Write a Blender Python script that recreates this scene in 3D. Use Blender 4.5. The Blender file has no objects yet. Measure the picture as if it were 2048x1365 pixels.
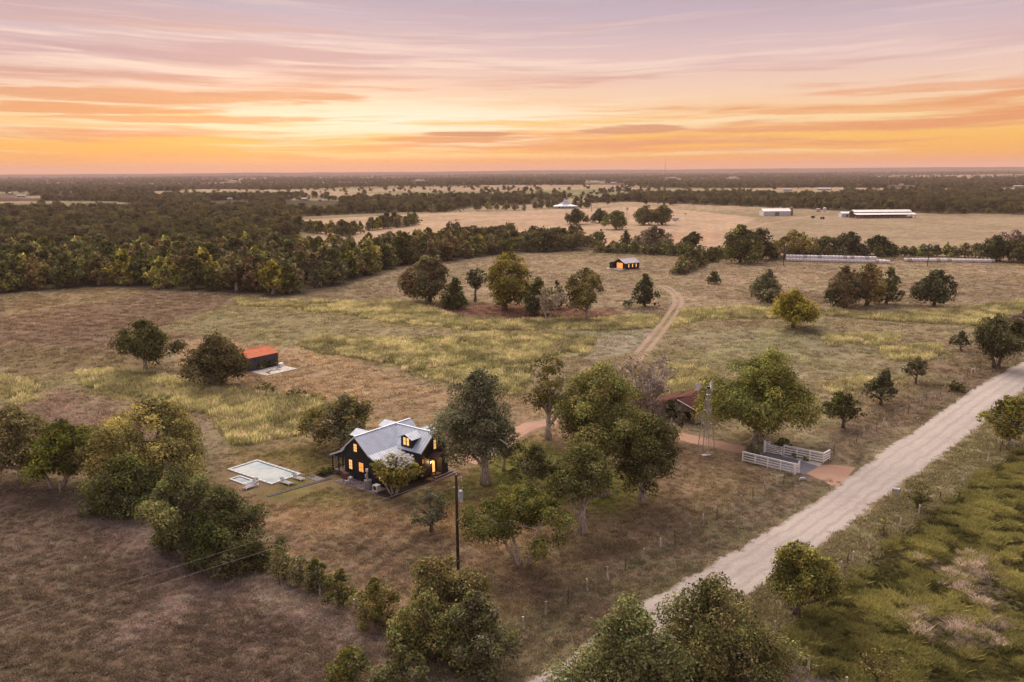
import bpy, bmesh, math, random
import numpy as np
from mathutils import Matrix, Vector
RNG = np.random.default_rng(7)
random.seed(7)
SC = bpy.context.scene
COL = SC.collection
rad = math.radians

# ------------------------------------------------------------------ camera
F_PX, PITCH, ROLL, CAM_H = 1700.0, 11.26, -0.35, 42.0
cam_data = bpy.data.cameras.new('camera')
cam_data.sensor_width = 36.0
cam_data.lens = F_PX / 2048 * 36.0
cam_data.clip_start = 0.5
cam_data.clip_end = 60000
CAM = bpy.data.objects.new('camera', cam_data)
CAM.matrix_world = (Matrix.Translation((0, 0, CAM_H)) @ Matrix.Rotation(rad(90 - PITCH), 4, 'X')
                    @ Matrix.Rotation(rad(ROLL), 4, 'Z'))
COL.objects.link(CAM)
SC.camera = CAM
_M = np.array(CAM.matrix_world.to_3x3())

# ------------------------------------------------------------------ node helpers
def lin(r, g, b):
    f = lambda c: (c / 12.92 if c <= .04045 else ((c + .055) / 1.055) ** 2.4)
    return (f(r / 255), f(g / 255), f(b / 255))

class NT:
    """tiny expression builder on a node tree"""
    def __init__(s, tree): s.t = tree; tree.nodes.clear()
    def n(s, typ, **kw):
        nd = s.t.nodes.new(typ)
        for k, v in kw.items(): setattr(nd, k, v)
        return nd
    def put(s, sock, v):
        if v is None: return
        if isinstance(v, bpy.types.NodeSocket): s.t.links.new(v, sock)
        else:
            if isinstance(v, tuple) and len(v) == 3 and sock.type == 'RGBA': v = (*v, 1)
            sock.default_value = v
    def m(s, op, a, b=None, c=None, clamp=False):
        nd = s.n('ShaderNodeMath', operation=op, use_clamp=clamp)
        for i, v in enumerate((a, b, c)): s.put(nd.inputs[i], v)
        return nd.outputs[0]
    def sstep(s, lo, hi, x):
        nd = s.n('ShaderNodeMapRange', interpolation_type='SMOOTHSTEP')
        s.put(nd.inputs[0], x); s.put(nd.inputs[1], lo); s.put(nd.inputs[2], hi)
        return nd.outputs[0]
    def mr(s, x, a, b, c, d):
        nd = s.n('ShaderNodeMapRange')
        for i, v in enumerate((x, a, b, c, d)): s.put(nd.inputs[i], v)
        return nd.outputs[0]
    def vec(s, x, y, z):
        nd = s.n('ShaderNodeCombineXYZ')
        for i, v in enumerate((x, y, z)): s.put(nd.inputs[i], v)
        return nd.outputs[0]
    def sep(s, v):
        nd = s.n('ShaderNodeSeparateXYZ'); s.put(nd.inputs[0], v); return nd.outputs
    def noise(s, v, scale, detail=4, rough=.55, dist=0., out=0):
        nd = s.n('ShaderNodeTexNoise')
        s.put(nd.inputs['Vector'], v); nd.inputs['Scale'].default_value = scale
        nd.inputs['Detail'].default_value = detail; nd.inputs['Roughness'].default_value = rough
        nd.inputs['Distortion'].default_value = dist
        return nd.outputs[out]
    def mix(s, f, a, b, mode='MIX'):
        nd = s.n('ShaderNodeMix', data_type='RGBA', blend_type=mode)
        s.put(nd.inputs[0], f); s.put(nd.inputs[6], a); s.put(nd.inputs[7], b)
        return nd.outputs[2]
    def ramp(s, f, stops, interp='LINEAR'):
        nd = s.n('ShaderNodeValToRGB'); cr = nd.color_ramp; cr.interpolation = interp
        while len(cr.elements) < len(stops): cr.elements.new(.5)
        for e, (p, c) in zip(cr.elements, stops):
            e.position = p; e.color = (*c, 1) if len(c) == 3 else c
        s.put(nd.inputs[0], f)
        return nd.outputs[0]

# ------------------------------------------------------------------ sky
SUN_AZ, SUN_EL = -14.0, 36.0           # degrees from +Y towards +X, elevation
W = bpy.data.worlds.new('World'); SC.world = W; W.use_nodes = True
w = NT(W.node_tree)
D = w.n('ShaderNodeTexCoord').outputs['Generated']
dx, dy, dz = w.sep(D)
elev = w.m('MAXIMUM', dz, 0.0)
bend = w.m('ADD', 1.0, w.m('MULTIPLY', w.m('MULTIPLY', dx, dx), 0.55))
ev = w.m('DIVIDE', elev, bend)                       # streaks bow over the horizon
base = w.ramp(w.m('SQRT', elev), [
    (0.00, lin(246, 134, 60)), (0.08, lin(252, 156, 62)), (0.14, lin(253, 176, 66)), (0.19, lin(253, 190, 88)),
    (0.235, lin(252, 204, 134)), (0.29, lin(246, 208, 180)), (0.35, lin(228, 194, 190)), (0.40, lin(202, 180, 190)),
    (0.44, lin(178, 168, 190)), (0.6, lin(190, 180, 194)), (1.0, lin(192, 188, 202))])
warp = w.noise(w.vec(w.m('MULTIPLY', dx, 3.0), w.m('MULTIPLY', dy, 3.0), w.m('MULTIPLY', ev, 9.0)), 1.0, 3, .5)
evw = w.m('ADD', ev, w.m('MULTIPLY', w.m('SUBTRACT', warp, .5), .020))
v1 = w.vec(w.m('MULTIPLY', dx, 2.4), w.m('MULTIPLY', dy, 2.4), w.m('MULTIPLY', evw, 58.0))
n1 = w.noise(v1, 1.0, 6, .60, .12)
v2 = w.vec(w.m('ADD', w.m('MULTIPLY', dx, 3.6), 7.7), w.m('MULTIPLY', dy, 3.6), w.m('MULTIPLY', evw, 100.0))
n2 = w.noise(v2, 1.0, 7, .62, .1)
n3 = w.noise(w.vec(w.m('ADD', w.m('MULTIPLY', dx, 1.4), 3.1), w.m('MULTIPLY', dy, 1.4), w.m('MULTIPLY', evw, 22.0)), 1.0, 5, .58, .1)
# soft dusky streaks
low = w.m('SUBTRACT', 1.0, w.sstep(.07, .12, elev))
streakcol = w.mix(low, lin(205, 166, 168), lin(232, 152, 100))
upfade = w.m('SUBTRACT', 1.0, w.m('MULTIPLY', w.sstep(.08, .19, w.m('ADD', elev, w.m('MULTIPLY', dx, .06))), .80))
k1 = w.m('MULTIPLY', w.m('MULTIPLY', w.sstep(.46, .62, n1), .95), w.m('MULTIPLY', w.sstep(.006, .024, elev), upfade))
c = w.mix(k1, base, streakcol)
# warm cream lit streaks
cream = w.mix(w.sstep(.05, .1, elev), lin(255, 222, 160), lin(250, 222, 205))
k2 = w.m('MULTIPLY', w.m('MULTIPLY', w.sstep(.5, .66, n2), .8), w.m('MULTIPLY', w.sstep(.008, .025, elev), upfade))
c = w.mix(k2, c, cream)
# right-hand orange fan streaks
k4 = w.m('MULTIPLY', w.m('MULTIPLY', w.sstep(.5, .7, n3), .55), w.m('MULTIPLY', w.sstep(.02, .06, elev), upfade))
c = w.mix(k4, c, w.mix(w.sstep(.06, .14, elev), lin(240, 164, 108), lin(214, 178, 176)))
# the glow where the sun has gone down: brightest gaps between the streaks
ga = w.m('DIVIDE', w.m('ADD', dx, 0.12), .30)
ge = w.m('DIVIDE', w.m('SUBTRACT', elev, .056), .020)
glow = w.m('POWER', 2.718, w.m('MULTIPLY', -1.0, w.m('ADD', w.m('MULTIPLY', ga, ga), w.m('MULTIPLY', ge, ge))))
glow = w.m('MULTIPLY', glow, w.sstep(-.2, .4, dy))
kg = w.m('MULTIPLY', glow, w.sstep(.42, .58, n2))
c = w.mix(w.m('MULTIPLY', kg, .75, clamp=True), c, (1.05, .96, .84))
# long low dark cloud bars
def bar(cx, ce, rx, re, seed, amt, c, col):
    a = w.m('DIVIDE', w.m('SUBTRACT', dx, cx), rx); e = w.m('DIVIDE', w.m('SUBTRACT', elev, ce), re)
    nn = w.noise(w.vec(w.m('ADD', w.m('MULTIPLY', dx, 14.0), seed), dy, w.m('MULTIPLY', elev, 170.0)), 1.0, 5, .6, .4)
    d = w.m('ADD', w.m('ADD', w.m('MULTIPLY', a, a), w.m('MULTIPLY', e, e)), w.m('MULTIPLY', w.m('SUBTRACT', nn, .5), 2.6))
    k = w.m('MULTIPLY', w.m('SUBTRACT', 1.0, w.sstep(.35, 1.0, d)), w.m('MULTIPLY', w.sstep(0., .3, dy), amt))
    return w.mix(k, c, col)
for args in ((.135, .0465, .075, .0060, 1.3, .9, (214, 148, 112)), (-.075, .0365, .10, .0048, 4.1, .9, (220, 150, 104)), (-.05, .0425, .075, .0030, 9.1, .95, (198, 138, 104)),
             (.30, .0445, .12, .0035, 5.5, .7, (234, 158, 108)), (-.40, .080, .24, .0085, 2.2, .85, (228, 160, 118)), (-.24, .083, .11, .0045, 7.2, .8, (220, 158, 126)),
             (-.46, .066, .16, .0060, 6.2, .85, (232, 156, 104)), (-.33, .057, .17, .0050, 3.2, .8, (236, 160, 102)), (-.24, .0165, .045, .0024, 3.7, .6, (228, 148, 92)),
             (-.56, .021, .06, .0026, 8.7, .6, (224, 148, 98)), (.47, .082, .16, .0050, 1.9, .6, (236, 164, 122)), (.40, .062, .2, .0045, 2.9, .7, (238, 164, 110)),
             (-.36, .150, .2, .006, 4.9, .45, (214, 168, 158)), (.18, .024, .16, .0028, 6.9, .55, (242, 160, 92))):
    c = bar(*args[:6], c, lin(*args[6]))
sky = w.n('ShaderNodeTexSky', sky_type='NISHITA', sun_disc=False, sun_elevation=rad(4.0), sun_rotation=rad(SUN_AZ))
bg1 = w.n('ShaderNodeBackground'); w.put(bg1.inputs[0], sky.outputs[0]); bg1.inputs[1].default_value = 0.004
bg2 = w.n('ShaderNodeBackground'); w.put(bg2.inputs[0], c); bg2.inputs[1].default_value = 0.78
ad = w.n('ShaderNodeAddShader'); w.t.links.new(bg1.outputs[0], ad.inputs[0]); w.t.links.new(bg2.outputs[0], ad.inputs[1])
wo = w.n('ShaderNodeOutputWorld'); w.t.links.new(ad.outputs[0], wo.inputs[0])
W.cycles.sampling_method = 'MANUAL'; W.cycles.sample_map_resolution = 512

# ------------------------------------------------------------------ sun (afterglow: low and very soft)
sd = bpy.data.lights.new('sun', 'SUN'); sd.energy = 5.0; sd.angle = rad(70); sd.color = (1.0, .82, .66)
SUN = bpy.data.objects.new('sun', sd); COL.objects.link(SUN)
_d = Vector((math.sin(rad(SUN_AZ)) * math.cos(rad(SUN_EL)), math.cos(rad(SUN_AZ)) * math.cos(rad(SUN_EL)), math.sin(rad(SUN_EL))))
SUN.rotation_euler = (-_d).to_track_quat('-Z', 'Y').to_euler()
SUN.location = (-40, 200, 120)

vs = SC.view_settings
vs.view_transform = 'Standard'; vs.look = 'None'; vs.exposure = 0.35; vs.gamma = 1.0; vs.use_curve_mapping = False
cy = SC.cycles
cy.max_bounces = 5; cy.diffuse_bounces = 2; cy.glossy_bounces = 2; cy.transmission_bounces = 3
cy.volume_bounces = 0; cy.transparent_max_bounces = 4; cy.caustics_reflective = False; cy.caustics_refractive = False
cy.use_denoising = True; cy.use_adaptive_sampling = True; cy.adaptive_threshold = 0.02

# ------------------------------------------------------------------ pixel -> ground
def G(px, py, z=0.0):
    d = _M @ np.array([(px - 1024) / F_PX, -(py - 682.5) / F_PX, -1.0])
    t = (z - CAM_H) / d[2]
    return np.array([d[0] * t, d[1] * t, z])
def G2(px, py, z=0.0): return G(px, py, z)[:2]
def PX(x, y, z):
    q = (np.array([x, y, z - CAM_H])) @ _M
    return 1024 + F_PX * q[0] / -q[2], 682.5 - F_PX * q[1] / -q[2]
def height_at(x, y, ytop):
    lo, hi = 0.0, 60.0
    for _ in range(40):
        m = (lo + hi) / 2
        if PX(x, y, m)[1] > ytop: lo = m
        else: hi = m
    return lo
def poly(*pts): return np.array([G2(*p) for p in pts])

# ------------------------------------------------------------------ numpy noise and masks
def _hash(ix, iy, seed):
    h = (ix.astype(np.int64) * 374761393 + iy.astype(np.int64) * 668265263 + seed * 1442695041) & 0xffffffff
    h = ((h ^ (h >> 13)) * 1274126177) & 0xffffffff
    return ((h ^ (h >> 16)) & 0xffff) / 65535.0
def vnoise(x, y, s, seed=0):
    x = x / s; y = y / s
    ix = np.floor(x); iy = np.floor(y); fx = x - ix; fy = y - iy
    fx = fx * fx * (3 - 2 * fx); fy = fy * fy * (3 - 2 * fy)
    a = _hash(ix, iy, seed); b = _hash(ix + 1, iy, seed); c = _hash(ix, iy + 1, seed); d = _hash(ix + 1, iy + 1, seed)
    return (a * (1 - fx) + b * fx) * (1 - fy) + (c * (1 - fx) + d * fx) * fy
def fbm(x, y, s, oct=4, seed=0):
    v = 0; a = .5; t = 0
    for o in range(oct):
        v = v + a * vnoise(x + 17.3 * o, y - 9.1 * o, s / 2 ** o, seed + o); t += a; a *= .5
    return v / t
def sstep(lo, hi, x):
    t = np.clip((x - lo) / (hi - lo), 0, 1); return t * t * (3 - 2 * t)
def sdist(x, y, pg):
    """signed distance to a polygon, positive inside"""
    d = np.full(x.shape, 1e9); ins = np.zeros(x.shape, bool); n = len(pg)
    for i in range(n):
        ax, ay = pg[i]; bx, by = pg[(i + 1) % n]
        ex, ey = bx - ax, by - ay; L = ex * ex + ey * ey + 1e-9
        t = np.clip(((x - ax) * ex + (y - ay) * ey) / L, 0, 1)
        d = np.minimum(d, np.hypot(x - ax - t * ex, y - ay - t * ey))
        c = ((ay > y) != (by > y)) & (x < (bx - ax) * (y - ay) / (by - ay + 1e-12) + ax)
        ins ^= c
    return np.where(ins, d, -d)
def ldist(x, y, pl):
    d = np.full(x.shape, 1e9)
    for i in range(len(pl) - 1):
        ax, ay = pl[i]; bx, by = pl[i + 1]; ex, ey = bx - ax, by - ay; L = ex * ex + ey * ey + 1e-9
        t = np.clip(((x - ax) * ex + (y - ay) * ey) / L, 0, 1)
        d = np.minimum(d, np.hypot(x - ax - t * ex, y - ay - t * ey))
    return d

# ------------------------------------------------------------------ mesh builder
class MB:
    def __init__(s): s.v = []; s.f = []
    def add(s, vs, fs):
        o = len(s.v); s.v += [tuple(map(float, p)) for p in vs]; s.f += [tuple(i + o for i in f) for f in fs]; return s
    def box(s, x0, x1, y0, y1, z0, z1):
        return s.add([(x0, y0, z0), (x1, y0, z0), (x1, y1, z0), (x0, y1, z0), (x0, y0, z1), (x1, y0, z1), (x1, y1, z1), (x0, y1, z1)],
                     [(0, 3, 2, 1), (4, 5, 6, 7), (0, 1, 5, 4), (1, 2, 6, 5), (2, 3, 7, 6), (3, 0, 4, 7)])
    def beam(s, p, q, w, h=None, up=(0, 0, 1)):
        h = h or w; p = Vector(p); q = Vector(q); d = (q - p).normalized(); up = Vector(up)
        if abs(d.dot(up)) > .98: up = Vector((1, 0, 0))
        r = d.cross(up).normalized() * (w / 2); u = r.cross(d).normalized() * (h / 2)
        vs = [p - r - u, p + r - u, p + r + u, p - r + u, q - r - u, q + r - u, q + r + u, q - r + u]
        return s.add(vs, [(0, 1, 2, 3), (7, 6, 5, 4), (0, 4, 5, 1), (1, 5, 6, 2), (2, 6, 7, 3), (3, 7, 4, 0)])
    def tube(s, pts, rs, n=6, cap=True):
        pts = [Vector(p) for p in pts]; rings = []
        if not hasattr(rs, '__len__'): rs = [rs] * len(pts)
        for i, p in enumerate(pts):
            d = (pts[min(i + 1, len(pts) - 1)] - pts[max(i - 1, 0)]).normalized()
            a = Vector((0, 0, 1)) if abs(d.z) < .9 else Vector((1, 0, 0))
            r = d.cross(a).normalized(); u = r.cross(d)
            rings.append([p + (r * math.cos(2 * math.pi * k / n) + u * math.sin(2 * math.pi * k / n)) * rs[i] for k in range(n)])
        fs = []
        for i in range(len(pts) - 1):
            for k in range(n):
                fs.append((i * n + k, i * n + (k + 1) % n, (i + 1) * n + (k + 1) % n, (i + 1) * n + k))
        if cap: fs += [tuple(range(n))[::-1], tuple((len(pts) - 1) * n + k for k in range(n))]
        return s.add([p for r in rings for p in r], fs)
    def prism(s, prof, axis, a, b):
        """profile of (h, z) points extruded along local axis 'x' or 'y' from a to b"""
        n = len(prof)
        mk = (lambda t, h, z: (t, h, z)) if axis == 'x' else (lambda t, h, z: (h, t, z))
        vs = [mk(a, *p) for p in prof] + [mk(b, *p) for p in prof]
        return s.add(vs, [tuple(range(n)), tuple(range(2 * n - 1, n - 1, -1))] + [(i, i + n, (i + 1) % n + n, (i + 1) % n) for i in range(n)])
    def slab(s, quad, t):
        """roof sheet: quad of 3D points thickened downwards along its normal by t"""
        q = [Vector(p) for p in quad]; nrm = (q[1] - q[0]).cross(q[2] - q[1]).normalized()
        if nrm.z < 0: nrm = -nrm
        lo = [p - nrm * t for p in q]; n = len(q)
        return s.add(q + lo, [tuple(range(n)), tuple(range(2 * n - 1, n - 1, -1))] + [(i, i + n, (i + 1) % n + n, (i + 1) % n) for i in range(n)])
    def rotz(s, a):
        c, d = math.cos(a), math.sin(a); s.v = [(x * c - y * d, x * d + y * c, z) for x, y, z in s.v]; return s
    def mesh(s, name, mat, smooth=False):
        me = bpy.data.meshes.new(name); me.from_pydata(s.v, [], s.f)
        bm = bmesh.new(); bm.from_mesh(me); bmesh.ops.recalc_face_normals(bm, faces=bm.faces); bm.to_mesh(me); bm.free()
        if mat: me.materials.append(mat)
        if smooth: me.polygons.foreach_set('use_smooth', [True] * len(me.polygons))
        return me
    def obj(s, name, mat, parent=None, smooth=False, loc=None, rz=0):
        return link(name, s.mesh(name, mat, smooth), parent, loc, rz)
def link(name, data, parent=None, loc=None, rz=0):
    o = bpy.data.objects.new(name, data); COL.objects.link(o)
    if parent: o.parent = parent
    if loc is not None: o.location = loc
    if rz: o.rotation_euler = (0, 0, rz)
    return o
def tag(o, label=None, cat=None, group=None, kind=None):
    for k, v in (('label', label), ('category', cat), ('group', group), ('kind', kind)):
        if v: o[k] = v
    return o
def thing(name, label, cat, loc=(0, 0, 0), rz=0, group=None):
    return tag(link(name, None, None, loc, rz), label, cat, group)
def np_mesh(name, V, Fc, mats, cols=None, smooth=False, cname='Col'):
    """V (n,3); Fc (m,k) equal-sided faces"""
    me = bpy.data.meshes.new(name); V = np.asarray(V, np.float32); Fc = np.asarray(Fc, np.int32); m, k = Fc.shape
    me.vertices.add(len(V)); me.vertices.foreach_set('co', V.ravel())
    me.loops.add(m * k); me.loops.foreach_set('vertex_index', Fc.ravel())
    me.polygons.add(m); me.polygons.foreach_set('loop_start', np.arange(0, m * k, k, dtype=np.int32))
    if smooth: me.polygons.foreach_set('use_smooth', np.ones(m, bool))
    if cols is not None:
        a = me.color_attributes.new(cname, 'FLOAT_COLOR', 'POINT')
        c4 = np.ones((len(V), 4), np.float32); c4[:, :3] = cols; a.data.foreach_set('color', c4.ravel())
    me.update(calc_edges=True); me.validate()
    for mt in (mats if isinstance(mats, (list, tuple)) else [mats]): me.materials.append(mt)
    return me
# ------------------------------------------------------------------ materials
MATS = {}
def mat(name, col, rough=.8, metal=0., var=.15, vscale=3., bump=0., bscale=20., spec=.3, emit=None, col2=None, stretch=None):
    if name in MATS: return MATS[name]
    m = bpy.data.materials.new(name); m.use_nodes = True; t = NT(m.node_tree)
    p = t.n('ShaderNodeBsdfPrincipled'); o = t.n('ShaderNodeOutputMaterial'); t.t.links.new(p.outputs[0], o.inputs[0])
    co = t.n('ShaderNodeTexCoord').outputs['Object']
    if stretch:
        mp = t.n('ShaderNodeMapping'); t.put(mp.inputs[0], co); mp.inputs['Scale'].default_value = stretch; co = mp.outputs[0]
    n = t.noise(co, vscale, 5, .6)
    c2 = col2 or tuple(c * (1 - 2.2 * var) for c in col)
    c1 = col if col2 else tuple(min(1, c * (1 + 1.2 * var)) for c in col)
    t.put(p.inputs['Base Color'], t.mix(t.sstep(.3, .7, n), c2, c1))
    p.inputs['Roughness'].default_value = rough; p.inputs['Metallic'].default_value = metal
    p.inputs['Specular IOR Level'].default_value = spec
    if bump:
        b = t.n('ShaderNodeBump'); b.inputs['Strength'].default_value = bump; b.inputs['Distance'].default_value = .03
        t.put(b.inputs['Height'], t.noise(co, bscale, 4, .6)); t.put(p.inputs['Normal'], b.outputs[0])
    if emit:
        p.inputs['Emission Color'].default_value = (*emit[0], 1); p.inputs['Emission Strength'].default_value = emit[1]
    MATS[name] = m; return m

def leaf_mat(name, trans=.24):
    m = bpy.data.materials.new(name); m.use_nodes = True; t = NT(m.node_tree)
    a = t.n('ShaderNodeAttribute', attribute_name='Col').outputs[0]
    r = t.n('ShaderNodeObjectInfo').outputs['Random']
    hsv = t.n('ShaderNodeHueSaturation'); t.put(hsv.inputs['Color'], a)
    t.put(hsv.inputs['Value'], t.mr(r, 0, 1, .72, 1.4)); t.put(hsv.inputs['Hue'], t.mr(t.m('FRACT', t.m('MULTIPLY', r, 7.31)), 0, 1, .486, .516))
    t.put(hsv.inputs['Saturation'], t.mr(t.m('FRACT', t.m('MULTIPLY', r, 3.77)), 0, 1, .8, 1.1))
    d = t.n('ShaderNodeBsdfDiffuse'); tr = t.n('ShaderNodeBsdfTranslucent'); mx = t.n('ShaderNodeMixShader')
    t.put(d.inputs[0], hsv.outputs[0]); t.put(tr.inputs[0], hsv.outputs[0]); mx.inputs[0].default_value = trans
    t.t.links.new(d.outputs[0], mx.inputs[1]); t.t.links.new(tr.outputs[0], mx.inputs[2])
    o = t.n('ShaderNodeOutputMaterial'); t.t.links.new(mx.outputs[0], o.inputs[0]); return m
LEAF = leaf_mat('leaf')
def tuft_mat(name, trans=.35):
    m = bpy.data.materials.new(name); m.use_nodes = True; t = NT(m.node_tree)
    a = t.n('ShaderNodeAttribute', attribute_name='tint', attribute_type='INSTANCER').outputs[0]
    b = t.n('ShaderNodeAttribute', attribute_name='Col').outputs[0]
    c = t.mix(1.0, a, b, 'MULTIPLY')
    d = t.n('ShaderNodeBsdfDiffuse'); tr = t.n('ShaderNodeBsdfTranslucent'); mx = t.n('ShaderNodeMixShader')
    t.put(d.inputs[0], c); t.put(tr.inputs[0], c); mx.inputs[0].default_value = trans
    t.t.links.new(d.outputs[0], mx.inputs[1]); t.t.links.new(tr.outputs[0], mx.inputs[2])
    o = t.n('ShaderNodeOutputMaterial'); t.t.links.new(mx.outputs[0], o.inputs[0]); return m
TUFT = tuft_mat('grass_blade')
BARK = mat('bark', (.16, .13, .105), .95, var=.3, vscale=2.5, bump=.6, bscale=9, spec=.05, stretch=(3, 3, .6))
PALEBARK = mat('pale_bark', (.56, .49, .43), .95, var=.3, vscale=2.5, bump=.6, bscale=9, spec=.05, stretch=(3, 3, .6))
BLACKWOOD = mat('black_board', (.026, .027, .032), .6, var=.2, vscale=4, spec=.35)
WHITEPAINT = mat('white_paint', (.90, .88, .86), .55, var=.06, vscale=2)
def metal_roof(name, col, rough=.38, metal=.55, rust=None, spec=.4):
    m = bpy.data.materials.new(name); m.use_nodes = True; t = NT(m.node_tree)
    p = t.n('ShaderNodeBsdfPrincipled'); o = t.n('ShaderNodeOutputMaterial'); t.t.links.new(p.outputs[0], o.inputs[0])
    co = t.n('ShaderNodeTexCoord').outputs['Object']
    n = t.noise(co, .9, 5, .6)
    c = t.mix(t.sstep(.3, .7, n), tuple(k * .82 for k in col), col)
    if rust: c = t.mix(t.sstep(.42, .62, t.noise(co, 1.4, 6, .65)), c, rust)
    t.put(p.inputs['Base Color'], c); p.inputs['Metallic'].default_value = metal; p.inputs['Specular IOR Level'].default_value = spec
    t.put(p.inputs['Roughness'], t.mr(t.noise(co, 2.2, 4, .6), 0, 1, rough - .1, rough + .15)); return m
ROOF = metal_roof('galvanised_roof', (.60, .67, .78), .5, .15)
WARMPANE = mat('lit_pane', (.9, .55, .2), .3, emit=((1., .52, .17), .85), var=.1)
WARMPANE2 = mat('lit_pane_deep', (.9, .4, .1), .3, emit=((1., .34, .07), .85), var=.1)
DARKFRAME = mat('dark_frame', (.03, .03, .032), .5)
CONCRETE = mat('pale_concrete', (.52, .49, .47), .9, var=.12, vscale=1.5, bump=.2)

# ------------------------------------------------------------------ ground: zones measured in the photograph, painted as base colours
ILL = np.array([1.34, 1.09, .95])            # sky irradiance / pi, to turn a seen colour into an albedo
def alb(r, g, b): return np.minimum(np.array(lin(r, g, b)) / ILL, .75)
ROAD_L = poly((700, 1530), (1060, 1362), (1130, 1310), (1300, 1195), (1385, 1150), (1480, 1095), (1610, 1015), (1690, 960), (1760, 905), (1850, 845), (1950, 775), (2048, 722), (2200, 632))
ROAD_R = poly((900, 1560), (1235, 1365), (1330, 1310), (1480, 1205), (1530, 1170), (1600, 1125), (1750, 1010), (1790, 978), (1860, 930), (1950, 862), (2048, 780), (2230, 662))
TALL = [  # tall pale grass, dense
    (poly((470, 597), (600, 602), (700, 603), (800, 605), (870, 618), (930, 640), (1040, 640), (1180, 640), (1290, 632), (1318, 636), (1330, 655), (1240, 662), (1100, 662), (960, 662), (830, 655), (700, 632), (560, 618), (480, 612)), .95),
    (poly((590, 690), (640, 672), (740, 676), (860, 680), (960, 668), (1080, 668), (1190, 676), (1180, 708), (1060, 725), (1050, 792), (1020, 800), (930, 775), (850, 758), (790, 736), (720, 718), (640, 708)), .8),
    (poly((150, 745), (240, 738), (330, 752), (420, 775), (540, 790), (640, 800), (650, 830), (600, 872), (470, 895), (420, 840), (330, 800), (250, 800), (170, 772)), .95),
    (poly((0, 755), (70, 764), (85, 800), (40, 812), (0, 806)), .9),
    (poly((1630, 616), (1720, 628), (1830, 626), (1930, 616), (2060, 600), (2060, 640), (1990, 656), (1850, 648), (1740, 640), (1640, 632)), .9),
    (poly((1330, 620), (1440, 616), (1540, 612), (1640, 618), (1640, 632), (1520, 640), (1420, 640), (1340, 660), (1318, 650)), .85),
    (poly((1765, 697), (1880, 690), (1885, 706), (1850, 725), (1770, 722)), .8),
    (poly((1640, 765), (1750, 758), (1745, 776), (1660, 790)), .8),
    (poly((1330, 730), (1420, 742), (1430, 800), (1340, 790)), .8),
    (poly((1640, 672), (1800, 668), (1800, 690), (1660, 694)), .5),
]
GREENFIELD = poly((1560, 1290), (1640, 1200), (1730, 1130), (1800, 1070), (1900, 1000), (1985, 935), (2040, 902), (2300, 900), (2300, 1500), (1900, 1500), (1700, 1400))
WOODS = [
    poly((-150, 600), (0, 589), (171, 576), (239, 575), (393, 584), (547, 595), (632, 590), (690, 568), (670, 540), (590, 522), (520, 514), (490, 500), (515, 484), (590, 480), (600, 465), (586, 448), (582, 437), (500, 425), (330, 420), (150, 424), (0, 425), (-150, 430)),
    poly((690, 568), (776, 543), (811, 532), (908, 523), (1025, 508), (1130, 505), (1200, 500), (1195, 488), (1130, 478), (1000, 476), (900, 478), (855, 492), (830, 512), (740, 520), (690, 532), (672, 545)),
    poly((582, 437), (600, 434), (740, 428), (815, 425), (815, 414), (760, 404), (600, 401), (300, 398), (200, 402), (330, 412)),
    poly((815, 425), (896, 424), (950, 414), (1060, 409), (1130, 406), (1130, 397), (960, 396), (815, 399), (760, 403)),
    poly((1130, 409), (1260, 404), (1400, 410), (1560, 416), (1700, 423), (1880, 428), (2200, 430), (2200, 404), (1900, 396), (1600, 392), (1300, 392)),
]
UU = np.array([math.cos(rad(52.6)), math.sin(rad(52.6))]); VV = np.array([-UU[1], UU[0]])
HO = G2(640 + 465 / 6.825, 810 + 437 / 6.825, 6.4)       # house frame origin
def HL(x, y): return HO + x * UU + y * VV
HRZ = rad(52.6)

def far_wood(x, y):
    """woodland cover of the far country, 0..1"""
    r = np.hypot(x, y)
    a = fbm(x * .42, y, 560, 4, 21) ; b = fbm(x * .4, y, 170, 3, 33)
    d = .62 * a + .38 * b
    th = .475 + .085 * sstep(1200, 3600, r) - .055 * sstep(.10, .3, x / (np.abs(y) + 1e-6)) * (1 - .5 * sstep(2600, 5000, r)) - .03 * sstep(-.25, -.45, x / (np.abs(y) + 1e-6))
    return sstep(th - .012, th + .025, d) * sstep(930, 1080, r)

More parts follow.
